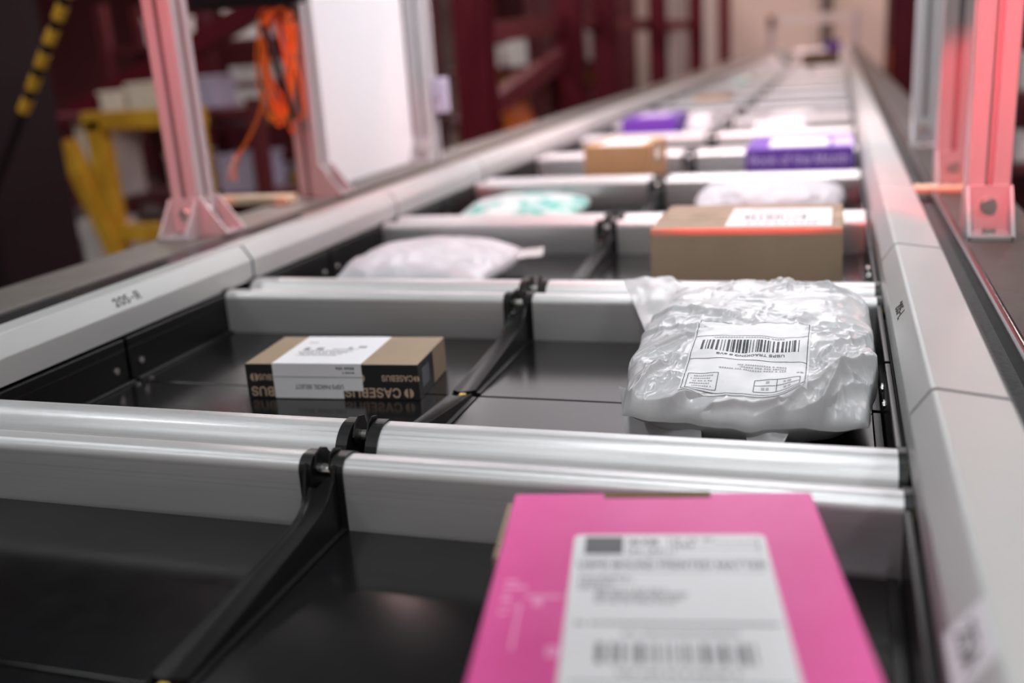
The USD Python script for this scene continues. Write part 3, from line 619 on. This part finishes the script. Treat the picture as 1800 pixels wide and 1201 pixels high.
def sheet(pts, thick=0.0008, n=14, amp=0.003, seed=2):
    """small crumpled film flap spanned by a quad of corner points"""
    p = [np.array(x, float) for x in pts]; u = np.linspace(0, 1, n)
    U, V = np.meshgrid(u, u, indexing='ij'); U, V = U[..., None], V[..., None]
    g = (1-U)*(1-V)*p[0] + U*(1-V)*p[1] + U*V*p[2] + (1-U)*V*p[3]
    nrm = np.cross(p[1]-p[0], p[3]-p[0]); nrm /= np.linalg.norm(nrm)
    k = amp*2*(meshkit.fbm(g*45+seed, 3, seed)-0.5); g = g + k[..., None]*nrm
    v = np.concatenate([(g+nrm*thick/2).reshape(-1, 3), (g-nrm*thick/2).reshape(-1, 3)]); N = n*n; idx = np.arange(N).reshape(n, n)
    A, B, C, D = idx[:-1, :-1].ravel(), idx[1:, :-1].ravel(), idx[1:, 1:].ravel(), idx[:-1, 1:].ravel()
    f = [np.stack([A, B, C], 1), np.stack([A, C, D], 1), np.stack([A, C, B], 1)+N, np.stack([A, D, C], 1)+N]
    ring = np.concatenate([idx[:-1, 0], idx[-1, :-1], idx[:0:-1, -1], idx[0, :0:-1]]); r2 = np.roll(ring, -1)
    f += [np.stack([ring, ring+N, r2], 1), np.stack([r2, ring+N, r2+N], 1)]
    return trimesh.Trimesh(v, np.concatenate(f), process=False)

gb = thing('grey_mailer', 'crumpled grey plastic mailer with a barcode label, right of the divider', 'mailer bag', (0.2905, 0.304, FZ))
bm, bz_ = bag_mesh(0.1085, 0.162, 0.048, 0.078, 260, 320, seed=21, crease=0.0085, e=4.5, pw=0.36, tilt=0.05, eqs=0.012, wob=0.022, fs=26.0, flat=(-0.05, -0.15, 0.05, -0.004),
    folds=((0.062, -0.156, 0.108, -0.062, 0.015, 0.007), (0.075, -0.14, 0.108, -0.10, 0.008, 0.007), (-0.085, -0.158, -0.045, -0.150, 0.010, 0.006), (0.07, -0.06, 0.11, 0.02, 0.006, 0.008), (-0.11, 0.05, -0.03, 0.02, 0.005, 0.007), (-0.11, 0.0, -0.05, -0.02, 0.005, 0.006), (0.02, 0.14, 0.10, 0.08, 0.006, 0.009), (-0.10, -0.08, -0.055, -0.04, 0.006, 0.006), (-0.02, -0.160, 0.03, -0.155, 0.006, 0.003), (0.03, -0.16, 0.085, -0.12, 0.008, 0.006), (-0.09, -0.15, -0.07, -0.10, 0.007, 0.006)))
part('bag_body', bm, 'poly_grey', gb, smooth=True)
part('bag_flap', sheet([(-0.098, 0.020, 0.040), (-0.070, 0.128, 0.074), (-0.106, 0.168, 0.084), (-0.157, 0.164, 0.079)], amp=0.005, n=20, seed=3), 'poly_clear', gb, smooth=True, label='half-clear loose corner of the bag')
part('bag_flap', sheet([(-0.112, -0.085, 0.040), (-0.035, -0.150, 0.046), (-0.028, -0.166, 0.020), (-0.100, -0.118, 0.004)], seed=5), 'poly_grey', gb, smooth=True)
part('bag_flap', sheet([(-0.005, -0.150, 0.044), (0.045, -0.150, 0.046), (0.030, -0.166, 0.014), (0.014, -0.166, 0.013)], seed=6), 'poly_grey', gb, smooth=True)
BW, BH = 0.102, 0.150
bx0, by0 = -0.0505, -0.1475
lab = trimesh.creation.box(extents=(1, 1, 1)); 
def grid_sheet(x0, y0, x1, y1, n=40, m=54, t=0.0003):
    X, Y = np.meshgrid(np.linspace(x0, x1, n), np.linspace(y0, y1, m), indexing='ij'); idx = np.arange(n*m).reshape(n, m)
    A, B, C, D = idx[:-1, :-1].ravel(), idx[1:, :-1].ravel(), idx[1:, 1:].ravel(), idx[:-1, 1:].ravel()
    v = np.stack([X.ravel(), Y.ravel(), 0*X.ravel()+t], 1); N = n*m; v = np.concatenate([v, v*[1, 1, 0]])
    f = [np.stack([A, B, C], 1), np.stack([A, C, D], 1), np.stack([A, C, B], 1)+N, np.stack([A, D, C], 1)+N]
    ring = np.concatenate([idx[:-1, 0], idx[-1, :-1], idx[:0:-1, -1], idx[0, :0:-1]]); r2 = np.roll(ring, -1)
    f += [np.stack([ring, ring+N, r2], 1), np.stack([r2, ring+N, r2+N], 1)]
    return trimesh.Trimesh(v, np.concatenate(f), process=False)
gl = part('address_label', conform(grid_sheet(bx0, by0, bx0+BW, by0+BH), bz_, 0.0005), 'paper_white', gb, smooth=60)
rgb_ = np.random.default_rng(9)
def lab_line(x0, y0, x1, y1, w):
    """thin line in label coordinates (u right, v up as read); split so that it follows the creases"""
    L = math.hypot(x1-x0, y1-y0); n = max(2, int(L/0.003)); out = []
    for i in range(n):
        a, b = i/n, (i+1)/n; xa, ya, xb, yb = x0+(x1-x0)*a, y0+(y1-y0)*a, x0+(x1-x0)*b, y0+(y1-y0)*b
        out.append((min(xa, xb)-(w/2 if x0 == x1 else 0), min(ya, yb)-(w/2 if y0 == y1 else 0), max(xa, xb)+(w/2 if x0 == x1 else 0), max(ya, yb)+(w/2 if y0 == y1 else 0)))
    return out
# the label is upside down to the camera: u runs -x, v runs -y, its origin the far right corner
def on_bag(m): 
    m = tm(m).copy(); v = m.vertices.copy(); v[:, 0], v[:, 1] = bx0+BW-v[:, 0], by0+BH-BH+0.0+ (BH - v[:, 1]); m.vertices = v
    return conform(m, bz_, 0.0010)
lines = []
for (x0, y0, x1, y1) in ((0.002, 0.002, 0.100, 0.002), (0.002, 0.148, 0.100, 0.148), (0.002, 0.002, 0.002, 0.148), (0.100, 0.002, 0.100, 0.148), (0.002, 0.044, 0.100, 0.044), (0.002, 0.091, 0.100, 0.091),
                         (0.006, 0.124, 0.042, 0.124), (0.006, 0.144, 0.042, 0.144), (0.006, 0.124, 0.006, 0.144), (0.042, 0.124, 0.042, 0.144), (0.024, 0.124, 0.024, 0.144), (0.006, 0.134, 0.042, 0.134),
                         (0.072, 0.119, 0.097, 0.119), (0.072, 0.145, 0.097, 0.145), (0.072, 0.119, 0.072, 0.145), (0.097, 0.119, 0.097, 0.145)): lines += lab_line(x0, y0, x1, y1, 0.0007)
part('label_lines', on_bag(flat(lines)), 'ink_grey', gl)
bars = [r for (a, b, c, d) in barcode(0.009, 0.055, 0.085, 0.021, rgb_, 60) for r in ((a, b, c, b+0.0053), (a, b+0.0053, c, b+0.0105), (a, b+0.0105, c, b+0.0158), (a, b+0.0158, c, d))]
part('barcode', on_bag(flat(bars)), 'ink_black', gl)
small = words(0.022, 0.048, 0.062, 0.0026, rgb_)
for i, (x, w) in enumerate(((0.018, 0.040), (0.018, 0.038), (0.018, 0.055))): small += words(x, 0.100+i*0.0040, w, 0.0022, rgb_)
small += words(0.004, 0.112, 0.006, 0.003, rgb_)
for i in range(5): small += words(0.076+0.002*(i % 2), 0.1225+i*0.0043, 0.016, 0.0020, rgb_)
small += words(0.013, 0.127, 0.006, 0.004, rgb_)+words(0.030, 0.127, 0.006, 0.004, rgb_)+words(0.013, 0.137, 0.006, 0.004, rgb_)+words(0.030, 0.137, 0.006, 0.004, rgb_)
part('small_print', on_bag(flat(small)), 'ink_pale', gl, kind='stuff')
tt_ = stretch(text('USPS TRACKING # eVS', 0.0036, True), 0.058)
tt_ = mov(tt_, (0.020, 0.0800, 0)); part('label_lettering', on_bag(tt_), 'ink_grey', gl)

# white mailer, third tray left
def simple_bag(name, label, a, b, zeq, H, loc, rz, seed, m='poly_white', crease=0.006, n=80, lab=None, group=None, flap=None, fs=18.0):
    t = thing(name, label, 'mailer bag', loc, rz, group)
    me, fz = bag_mesh(a, b, zeq, H, n, n, seed=seed, crease=crease, fs=fs)
    part('bag_body', me, m, t, smooth=True)
    if flap: part('bag_flap', sheet(flap, seed=seed), 'poly_clear', t, smooth=True)
    if lab: part('address_label', conform(grid_sheet(*lab, n=16, m=16), fz, 0.001), 'paper_white', t, smooth=60)
    return t
simple_bag('white_mailer', 'plump white plastic mailer in the third tray beside the brown carton', 0.128, 0.128, 0.022, 0.056, (-0.232, 0.790, FZ), 0.0, 31, flap=[(0.10, 0.03, 0.025), (0.11, 0.085, 0.030), (0.155, 0.09, 0.034), (0.165, 0.045, 0.030)])
bc = carton('brown_carton', 'plain brown carton with red light across its top edge', 0.238, 0.185, 0.1035, (0.251, 0.744, FZ), 0.0)
pl_ = part('address_label', box(-0.025, 0.105, -0.080, 0.055, 0.1037, 0.1040), 'paper_white', bc)
rq = np.random.default_rng(13)
part('printing', mov(flat(words(0.0, -0.066, 0.09, 0.008, rq)+words(0.0, -0.045, 0.09, 0.006, rq)+barcode(-0.005, -0.03, 0.08, 0.03, rq, 22)+words(0.0, 0.015, 0.06, 0.005, rq)+words(0.0, 0.03, 0.07, 0.005, rq)), (0, 0, 0.1041)), 'ink_grey', pl_)
simple_bag('teal_mailer', 'white mailer with a teal pattern in the fourth tray', 0.125, 0.125, 0.018, 0.044, (-0.245, 1.345, FZ), 0.05, 41, m='poly_pattern')
simple_bag('crumpled_mailer', 'crumpled white plastic bag directly beyond the brown carton', 0.138, 0.120, 0.030, 0.066, (0.240, 1.352, FZ), 0.0, 43, crease=0.014)
oc = carton('tan_carton', 'orange-brown carton with a white label, left of the lettered purple box', 0.150, 0.190, 0.112, (-0.112, 1.735, FZ), -0.06, m='kraft_orange')
part('address_label', box(-0.045, 0.055, -0.085, 0.045, 0.1122, 0.1125), 'paper_white', oc)
pb = thing('purple_box', 'flat purple book box with pale lettering on its front', 'small box', (0.2825, 1.76, FZ), 0.0)
part('body', rbox(-0.112, 0.112, -0.125, 0.125, 0, 0.0955, 0.002, 8), 'purple_card', pb)
part('address_label', box(-0.065, 0.060, -0.09, 0.07, 0.0956, 0.0959), 'paper_white', pb)
bt = stretch(text('Book of the Month', 0.020, True), 0.205)
part('front_lettering', put(bt, (-0.103, -0.1251, 0.061), (1, 0, 0), (0, 0, 1)), 'purple_light', pb)
part('side_panel', box(0.070, 0.112, -0.10, 0.10, 0.0956, 0.0960), 'purple_light', pb)
fp = thing('purple_parcel', 'flat purple parcel in the seventh tray, by the left cover', 'small box', (-0.215, 2.76, FZ), 0.0)
part('body', rbox(-0.088, 0.088, -0.13, 0.13, 0, 0.096, 0.002, 8), 'purple_card', fp)
part('address_label', box(-0.05, 0.05, -0.07, 0.08, 0.0961, 0.0964), 'purple_light', fp)
simple_bag('small_mailer', 'shiny white bag next to the flat purple parcel', 0.05, 0.11, 0.045, 0.10, (-0.063, 2.77, FZ), 0.0, 51, n=44)
simple_bag('flat_mailer', 'flat white mailer in the right half of the seventh tray', 0.088, 0.13, 0.04, 0.080, (0.19, 2.77, FZ), 0.0, 52, n=44)
FAR = [('brown', -0.20, 4.27, 0.16, 0.16, 0.06, 'kraft_orange', 'flat reddish-brown box low by the left cover, far along the belt'),
       ('white', 0.20, 3.28, 0.16, 0.15, 0.05, 'poly_white', 'white mailer in the right half of the eighth tray'),
       ('greenish', -0.20, 5.79, 0.15, 0.15, 0.09, 'poly_pattern', 'pale greenish bag far along the belt on the left'),
       ('white', 0.10, 6.79, 0.26, 0.16, 0.10, 'poly_white', 'wide white bag far along the belt past the open dark tray'),
       ('white', -0.12, 7.79, 0.24, 0.16, 0.11, 'poly_white', 'white bag far along the belt before the brown carton'),
       ('carton', 0.22, 8.28, 0.30, 0.17, 0.15, 'kraft_dark', 'dark brown carton with lilac tape far along the belt'),
       ('carton', -0.09, 8.78, 0.13, 0.17, 0.17, 'bin_white', 'small white carton beside the dark brown carton'),
       ('carton', 0.30, 11.28, 0.16, 0.17, 0.20, 'purple_card', 'tall purple box near the far end of the belt'),
       ('brown', -0.10, 9.78, 0.12, 0.15, 0.10, 'kraft_orange', 'small orange-brown box near the far end of the belt'),
       ('white', -0.15, 10.78, 0.28, 0.15, 0.12, 'poly_white', 'white bag near the far end, left of the tall purple box'),
       ('white', 0.15, 12.28, 0.28, 0.16, 0.12, 'poly_white', 'last white bag at the end of the belt')]
def snap(y):  # to the middle of a tray
    return 0.285 + round((y-0.285)/P)*P
sd = 60
for knd, x, y, w, d, h, m, lab in FAR:
    yy = snap(y); sd += 1
    if m.startswith('poly'):
        simple_bag('far_mailer', lab, w/2, d, 0.03, h, (x, yy, FZ), 0.0, sd, m=m, n=36)
    else:
        t = carton('far_carton', lab, w, min(d*2, 0.34), h, (x, yy, FZ), 0.0, m=m, tape=False)
        part('lid_tape', box(-w/2-0.0003, w/2+0.0003, -0.06, 0.06, h, h+0.0005), 'purple_light' if 'lilac' in lab else 'tape_clear', t)

# ------------------------------------------------------------------ hall background, left
def ibeam(w, d, t=0.012):
    return unary_union([sbox(-w/2, -d/2, w/2, -d/2+t), sbox(-w/2, d/2-t, w/2, d/2), sbox(-t/2, -d/2, t/2, d/2)])
def column(x, y, h, label, w=0.16, d=0.16, m='maroon_steel', name='steel_column'):
    t = thing(name, label, 'column', (x, y, 0))
    part('shaft', extr(ibeam(w, d), h-0.02, 'z', 0.02), m, t, smooth=20)
    b = part('base_plate', box(-w*0.8, w*0.8, -d*0.8, d*0.8, 0, 0.02), m, t)
    part('anchor_bolt', [cyl(0.012, (sx*w*0.62, sy*d*0.62, 0.02), (sx*w*0.62, sy*d*0.62, 0.05), 8) for sx in (-1, 1) for sy in (-1, 1)], 'bolt_steel', b)
    return t
t = thing('steel_column', 'wide dark steel column at the left edge of the picture', 'column', (-2.12, 1.85, 0))
part('shaft', rbox(-0.16, 0.16, -0.16, 0.16, 0.02, 3.2, 0.01), 'black_steel', t); part('base_plate', box(-0.24, 0.24, -0.24, 0.24, 0, 0.02), 'black_steel', t)
for i, (x, y, lab) in enumerate(((-1.30, 3.1, 'maroon steel column seen between the cable post and the panel'), (-1.32, 4.15, 'maroon steel column just past the white panel'), (-1.30, 5.95, 'maroon steel column beyond the red bin'),
                                 (-1.3, 7.0, 'maroon steel column in the middle of the row beside the conveyor'), (-1.3, 9.4, 'maroon steel column third from the far end of the row'),
                                 (-1.3, 12.2, 'maroon steel column second from the far end of the row'), (-1.25, 15.0, 'maroon steel column at the far end of the row'))):
    column(x, y, 3.1, lab)
for k, (x0, x1, yy) in enumerate(((-2.9, -1.95, 9.3), (-3.4, -2.0, 12.0))): single('cladding_panel', rbox(x0, x1, yy, yy+0.06, 0.0, 3.1, 0.005), 'maroon_dark', ('maroon cladding panel behind the middle columns', 'maroon cladding panel behind the far columns')[k], 'panel')
single('mezzanine_beam', extr(ibeam(0.18, 0.24), 15.0, 'z', 0).apply_transform(trimesh.transformations.rotation_matrix(-math.pi/2, (1, 0, 0))).apply_translation((-1.3, 1.5, 3.22)), 'maroon_steel', 'long maroon beam carried by the row of columns', 'beam')
for k, yy in enumerate((3.3, 6.3, 9.6, 12.6, 15.2)): single('mezzanine_joist', box(-6.4, -1.4, yy-0.06, yy+0.06, 3.16, 3.344), 'maroon_steel', 'maroon cross joist under the mezzanine, %s from the near end' % ORD[k+1], 'joist')
for xx in (-6.2, -4.3):
    for k, yy in enumerate((3.3, 6.3, 9.6, 12.6, 15.2)): column(xx, yy, 3.158, 'maroon column under the mezzanine, %s in the %s row' % (ORD[k+1], 'outer' if xx < -5 else 'inner'))
single('mezzanine_deck', box(-6.5, -2.4, 3.2, 17.0, 3.346, 3.42), 'maroon_dark', 'dark steel mezzanine deck over the storage area', 'mezzanine')
# braces and low rails between the columns
for a, b, lab in (((-1.34, 4.35, 1.0), (-1.34, 5.9, 1.22), 'dark rail between the first and second column past the panel'), ((-1.42, 7.1, 1.42), (-1.42, 12.1, 1.42), 'dark horizontal rail on the far columns'),
                  ((-3.6, 3.9, 1.05), (-2.15, 3.9, 1.62), 'maroon diagonal brace behind the yellow frame'), ((-3.3, 4.03, 1.78), (-2.0, 4.03, 1.66), 'maroon cross beam high behind the pink-lit post'),
                  ((-4.3, 4.72, 0.05), (-1.9, 4.72, 0.05), 'maroon kerb beam near the floor behind the yellow frame'), ((-1.35, 4.3, 1.36), (-1.35, 7.0, 1.46), 'upper maroon rail above the white crates')):
    single('steel_brace', bar(a, b, 0.09, 0.10), 'maroon_steel', lab, 'brace')
# maroon cladding panels standing behind
for i, (x0, x1, y, z0, z1) in enumerate(((-4.6, -3.2, 6.7, 0, 3.0), (-3.1, -2.35, 5.6, 0, 3.0), (-2.35, -1.95, 7.2, 0, 3.0))):
    single('storage_cabinet', [rbox(x0, x1, y, y+0.5, z0, z1, 0.01)], 'maroon_dark', ['tall dark maroon cabinet far left behind the yellow frame', 'dark maroon cabinet behind the gap between the near left posts', 'dark maroon cabinet just past the white panel'][i], 'cabinet')
# yellow guard frame
yg = thing('guard_frame', 'yellow painted guard frame with a diagonal brace on the left', 'guard rail', (0, 0, 0))
for a, b in (((-2.64, 3.0, 0.0), (-2.64, 3.0, 1.10)), ((-2.17, 3.0, 0.0), (-2.17, 3.0, 1.10))): part('upright', bar(a, b, 0.075, 0.075), 'yellow_paint', yg)
part('top_rail', bar((-2.69, 3.0, 1.10), (-2.12, 3.0, 1.10), 0.075, 0.075), 'yellow_paint', yg)
part('low_rail', bar((-2.60, 3.0, 0.62), (-2.17, 3.0, 0.62), 0.07, 0.07), 'yellow_paint', yg)
part('diagonal_brace', bar((-2.80, 2.98, 1.02), (-2.44, 2.98, 0.0), 0.075, 0.07), 'yellow_paint', yg)
# striped pole
sp = thing('striped_pole', 'leaning pole with yellow and black stripes at the upper left', 'safety pole', (0, 0, 0))
A_, B_ = np.array([-2.490, 1.50, 0.02]), np.array([-1.035, 1.50, 2.0])
part('pole', cyl(0.013, A_, B_, 14), 'black_steel', sp)
for i in range(16):
    p0, p1 = A_+(B_-A_)*(0.60+0.027*i), A_+(B_-A_)*(0.60+0.027*i+0.016); part('yellow_band', cyl(0.015, p0, p1, 14), 'yellow_paint', sp)
# shelving with crates
def shelf(name, x0, x1, y0, y1, levels, label, h=2.6, m='maroon_dark'):
    t = thing(name, label, 'shelving', (0, 0, 0))
    for x in (x0, x1):
        for y in (y0, y1): part('upright', box(x-0.03, x+0.03, y-0.03, y+0.03, 0, h), m, t)
    for z in levels: part('shelf_board', box(x0, x1, y0, y1, z-0.03, z), m, t)
    return t
shelf('storage_shelf', -3.6, -2.05, 3.3, 3.75, (0.30, 0.72, 1.11), 'low dark shelving behind the yellow guard frame', 1.15)
shelf('storage_shelf', -4.0, -2.75, 4.85, 5.2, (0.5, 1.0, 1.44), 'tall dark shelving behind the low shelving', 1.7)
shelf('storage_shelf', -3.1, -2.2, 4.2, 4.6, (0.55, 0.98, 1.20), 'dark shelving seen between the two near left posts', 1.7)
shelf('storage_shelf', -2.1, -1.45, 5.6, 6.1, (0.45, 0.86, 1.17), 'dark shelving with yellow crates beyond the panel', 1.8)
shelf('storage_shelf', -2.3, -1.55, 8.0, 8.6, (0.5, 0.95, 1.14), 'dark shelving far behind the middle columns', 1.9)
CR = [  # x, y, z, w, d, h, material, label
 (-2.82, 3.05+0.38, 1.11, 0.12, 0.2, 0.10, 'cream_card', 'round-cornered cream carton at the end of the shelf above the yellow frame'),
 (-2.62, 3.44, 1.11, 0.22, 0.2, 0.13, 'cream_card', 'wide cream carton on the shelf above the yellow frame'),
 (-2.98, 3.46, 0.72, 0.22, 0.2, 0.28, 'bin_white', 'white bin on the middle shelf beside the yellow brace'),
 (-3.63, 5.0, 1.44, 0.22, 0.2, 0.16, 'bin_white', 'white bin on the top shelf near the striped pole'),
 (-2.40, 3.50, 1.11, 0.16, 0.2, 0.14, 'bin_lilac', 'lilac bin on the shelf beside the wide cream carton'),
 (-3.05, 5.0, 1.44, 0.26, 0.2, 0.30, 'bin_white', 'white bin on the top shelf behind the pink-lit post'),
 (-2.55, 3.52, 0.30, 0.30, 0.25, 0.22, 'bin_white', 'white bin on the bottom shelf below the yellow rail'),
 (-2.25, 3.52, 0.72, 0.20, 0.25, 0.18, 'bin_lilac', 'lilac bin on the middle shelf behind the near left post'),
 (-2.98, 3.46, 1.11-0.11-0.0, 0.20, 0.2, 0.070, 'cream_card', 'cream box squeezed under the top board beside the yellow frame'),
 (-2.92, 3.5, 0.30, 0.16, 0.25, 0.30, 'bin_white', 'white bin on the bottom shelf beside the yellow brace'),
 (-2.80, 3.15, 0.0, 0.20, 0.14, 0.66, 'bin_white', 'tall white tote on the floor beside the yellow diagonal brace'),
 (-2.44, 3.15, 0.0, 0.18, 0.14, 0.58, 'bin_white', 'white tote on the floor under the yellow guard frame'),
 (-3.80, 5.0, 1.0, 0.20, 0.2, 0.26, 'bin_white', 'white bin on the middle board of the tall shelving, outer end'),
 (-3.42, 5.0, 1.0, 0.24, 0.2, 0.20, 'bin_lilac', 'lilac bin on the middle board of the tall shelving'),
 (-3.08, 5.0, 1.0, 0.18, 0.2, 0.28, 'bin_white', 'white bin on the middle board of the tall shelving, inner end'),
 (-3.60, 5.0, 0.5, 0.26, 0.2, 0.28, 'bin_white', 'white bin on the low board of the tall shelving'),
 (-3.20, 5.0, 0.5, 0.22, 0.2, 0.22, 'yellow_paint', 'yellow crate on the low board of the tall shelving'),
 (-2.52, 4.38, 1.20, 0.12, 0.2, 0.10, 'bin_white', 'small white carton seen between the near left posts'),
 (-2.56, 4.36, 0.98, 0.14, 0.2, 0.10, 'yellow_paint', 'yellow crate on the shelf between the near left posts'),
 (-2.60, 4.34, 0.55, 0.20, 0.2, 0.20, 'bin_lilac', 'lilac bin low on the shelf between the near left posts'),
 (-2.40, 4.34, 0.55, 0.12, 0.2, 0.16, 'yellow_paint', 'yellow crate low on the shelf between the near left posts'),
 (-1.97, 5.85, 1.17, 0.10, 0.2, 0.10, 'bin_white', 'small white carton on the shelf nearest the white panel'),
 (-1.78, 5.85, 1.17, 0.13, 0.2, 0.14, 'bin_white', 'white carton in the middle of the shelf above the red bin'),
 (-1.60, 5.85, 1.17, 0.14, 0.2, 0.19, 'bin_white', 'taller white carton on the shelf above the red bin'),
 (-1.68, 5.80, 1.06, 0.40, 0.2, 0.075, 'yellow_paint', 'long yellow crate under the white cartons'),
 (-1.96, 5.80, 0.86, 0.12, 0.2, 0.20, 'kraft_orange', 'tan carton on the shelf nearest the white panel'),
 (-1.97, 5.80, 0.45, 0.13, 0.2, 0.34, 'kraft_orange', 'tall tan carton on the lower shelf nearest the white panel'),
 (-1.80, 5.75, 0.86, 0.12, 0.2, 0.16, 'bin_lilac', 'lilac carton under the long yellow crate'),
 (-1.62, 5.75, 0.86, 0.15, 0.2, 0.18, 'kraft_orange', 'tan carton under the long yellow crate'),
 (-1.85, 8.3, 1.14, 0.16, 0.2, 0.30, 'bin_white', 'tall white carton between the middle columns'),
 (-1.87, 8.3, 0.95, 0.18, 0.2, 0.13, 'kraft_orange', 'tan carton under the tall white carton between the columns'),
 (-1.66, 8.3, 1.14, 0.12, 0.2, 0.24, 'bin_white', 'white carton right beside the tall white carton'),
 (-1.68, 8.3, 0.95, 0.12, 0.2, 0.12, 'yellow_paint', 'yellow crate on the shelf between the middle columns'),
]
for x, y, z, w, d, h, m, lab in CR:
    t = thing('storage_crate', lab, 'crate', (x, y, z+0.0005))
    part('body', rbox(-w/2, w/2, -d/2, d/2, 0, h*0.93, min(0.008, h*0.2), 8), m, t)
    part('rim', rbox(-w/2-0.006, w/2+0.006, -d/2-0.006, d/2+0.006, h*0.88, h, 0.003, 6), m, t)
# red and orange chutes past the panel
for x, m, lab, dx in ((-1.66, 'red_bin', 'red sloping chute beside the conveyor past the white panel', 0.0), (-1.42, 'orange_bin', 'orange sloping chute right of the red chute', 0.0)):
    t = thing('sorting_chute', lab, 'chute', (x, 5.15, 0))
    part('slide', extr(Polygon([(-0.10, 0.98), (-0.085, 1.00), (0.12, 0.55), (0.105, 0.53)]), 0.35, 'y', 0.0), m, t)
    part('side_panel', extr(Polygon([(-0.10, 0.98), (0.12, 0.55), (0.12, 0.45), (-0.10, 0.45)]), 0.01, 'y', -0.01), m, t)
    part('stand', [box(-0.08, -0.04, 0.02, 0.06, 0, 0.9), box(-0.08, -0.04, 0.28, 0.32, 0, 0.9), box(0.06, 0.10, 0.02, 0.06, 0, 0.56), box(0.06, 0.10, 0.28, 0.32, 0, 0.56)], 'black_steel', t)
# white banners/light frames between far columns
for x, y, z0, z1, w, lab in ((-1.5, 11.0, 0.9, 1.9, 0.20, 'pale upright panel between the far columns'), (-1.75, 13.5, 0.8, 2.2, 0.45, 'broad pale upright panel behind the far columns'), (-1.45, 14.2, 0.9, 2.0, 0.22, 'pale narrow panel before the last column')):
    single('partition_panel', [rbox(x-w/2, x+w/2, y, y+0.04, 0.0, z1, 0.005)], 'bin_white', lab, 'panel')

# far end: portal, column on the wall
pg = thing('far_portal', 'pale portal frame across the far end of the conveyor', 'portal frame', (0, 15.9, 0))
part('cross_beam', box(-0.62, 0.56, -0.06, 0.06, 1.36, 1.50), 'bin_white', pg)
for x in (-0.64, 0.60): part('leg', box(x-0.03, x+0.03, -0.04, 0.04, 0, 1.50), 'bin_lilac', pg)
single('far_camera', [rbox(-0.68, -0.58, 15.76, 15.84, 1.34, 1.50, 0.01), cyl(0.03, (-0.63, 15.76, 1.42), (-0.63, 15.71, 1.42))], 'maroon_dark', 'small dark camera box at the left end of the far portal', 'camera')
single('wall_column', box(0.06, 0.24, 17.85, 18.0, 0, 6.0), 'ceiling_dark', 'grey column on the far wall', 'column')
# right side
t = thing('drive_cabinet', 'dark maroon drive cabinet beside the far right deck', 'cabinet', (1.18, 7.6, 0))
part('body', rbox(-0.48, 0.5, -0.5, 0.5, 0.08, 1.75, 0.05, 10), 'maroon_steel', t); part('plinth', box(-0.42, 0.44, -0.44, 0.44, 0, 0.08), 'black_steel', t)
part('warning_strip', box(-0.484, -0.475, -0.52, -0.42, 0.75, 1.12), 'orange_bin', t); part('vent', box(-0.2, 0.3, -0.506, -0.498, 1.2, 1.5), 'maroon_dark', t)
t = thing('storage_cabinet', 'dark maroon cabinet behind the bright red post', 'cabinet', (1.75, 4.6, 0))
part('body', rbox(-0.72, 0.7, -0.3, 0.3, 0.05, 2.0, 0.01, 6), 'maroon_dark', t); part('plinth', box(-0.68, 0.66, -0.26, 0.26, 0, 0.05), 'black_steel', t)
shelf('storage_shelf', 0.98, 2.2, 3.75, 4.1, (0.40, 0.72, 1.00), 'dark shelving at the right edge behind the red post', 1.3)
for x, z, w, h, lab in ((1.10, 1.00, 0.14, 0.14, 'white carton on the top shelf at the right edge'), (1.09, 0.72, 0.12, 0.11, 'white carton on the middle shelf at the right edge')):
    t = thing('storage_crate', lab, 'crate', (x, 3.92, z+0.0005)); part('body', rbox(-w/2, w/2, -0.1, 0.1, 0, h*0.93, 0.006, 8), 'bin_white', t); part('rim', rbox(-w/2-0.006, w/2+0.006, -0.106, 0.106, h*0.88, h, 0.003, 6), 'bin_white', t)
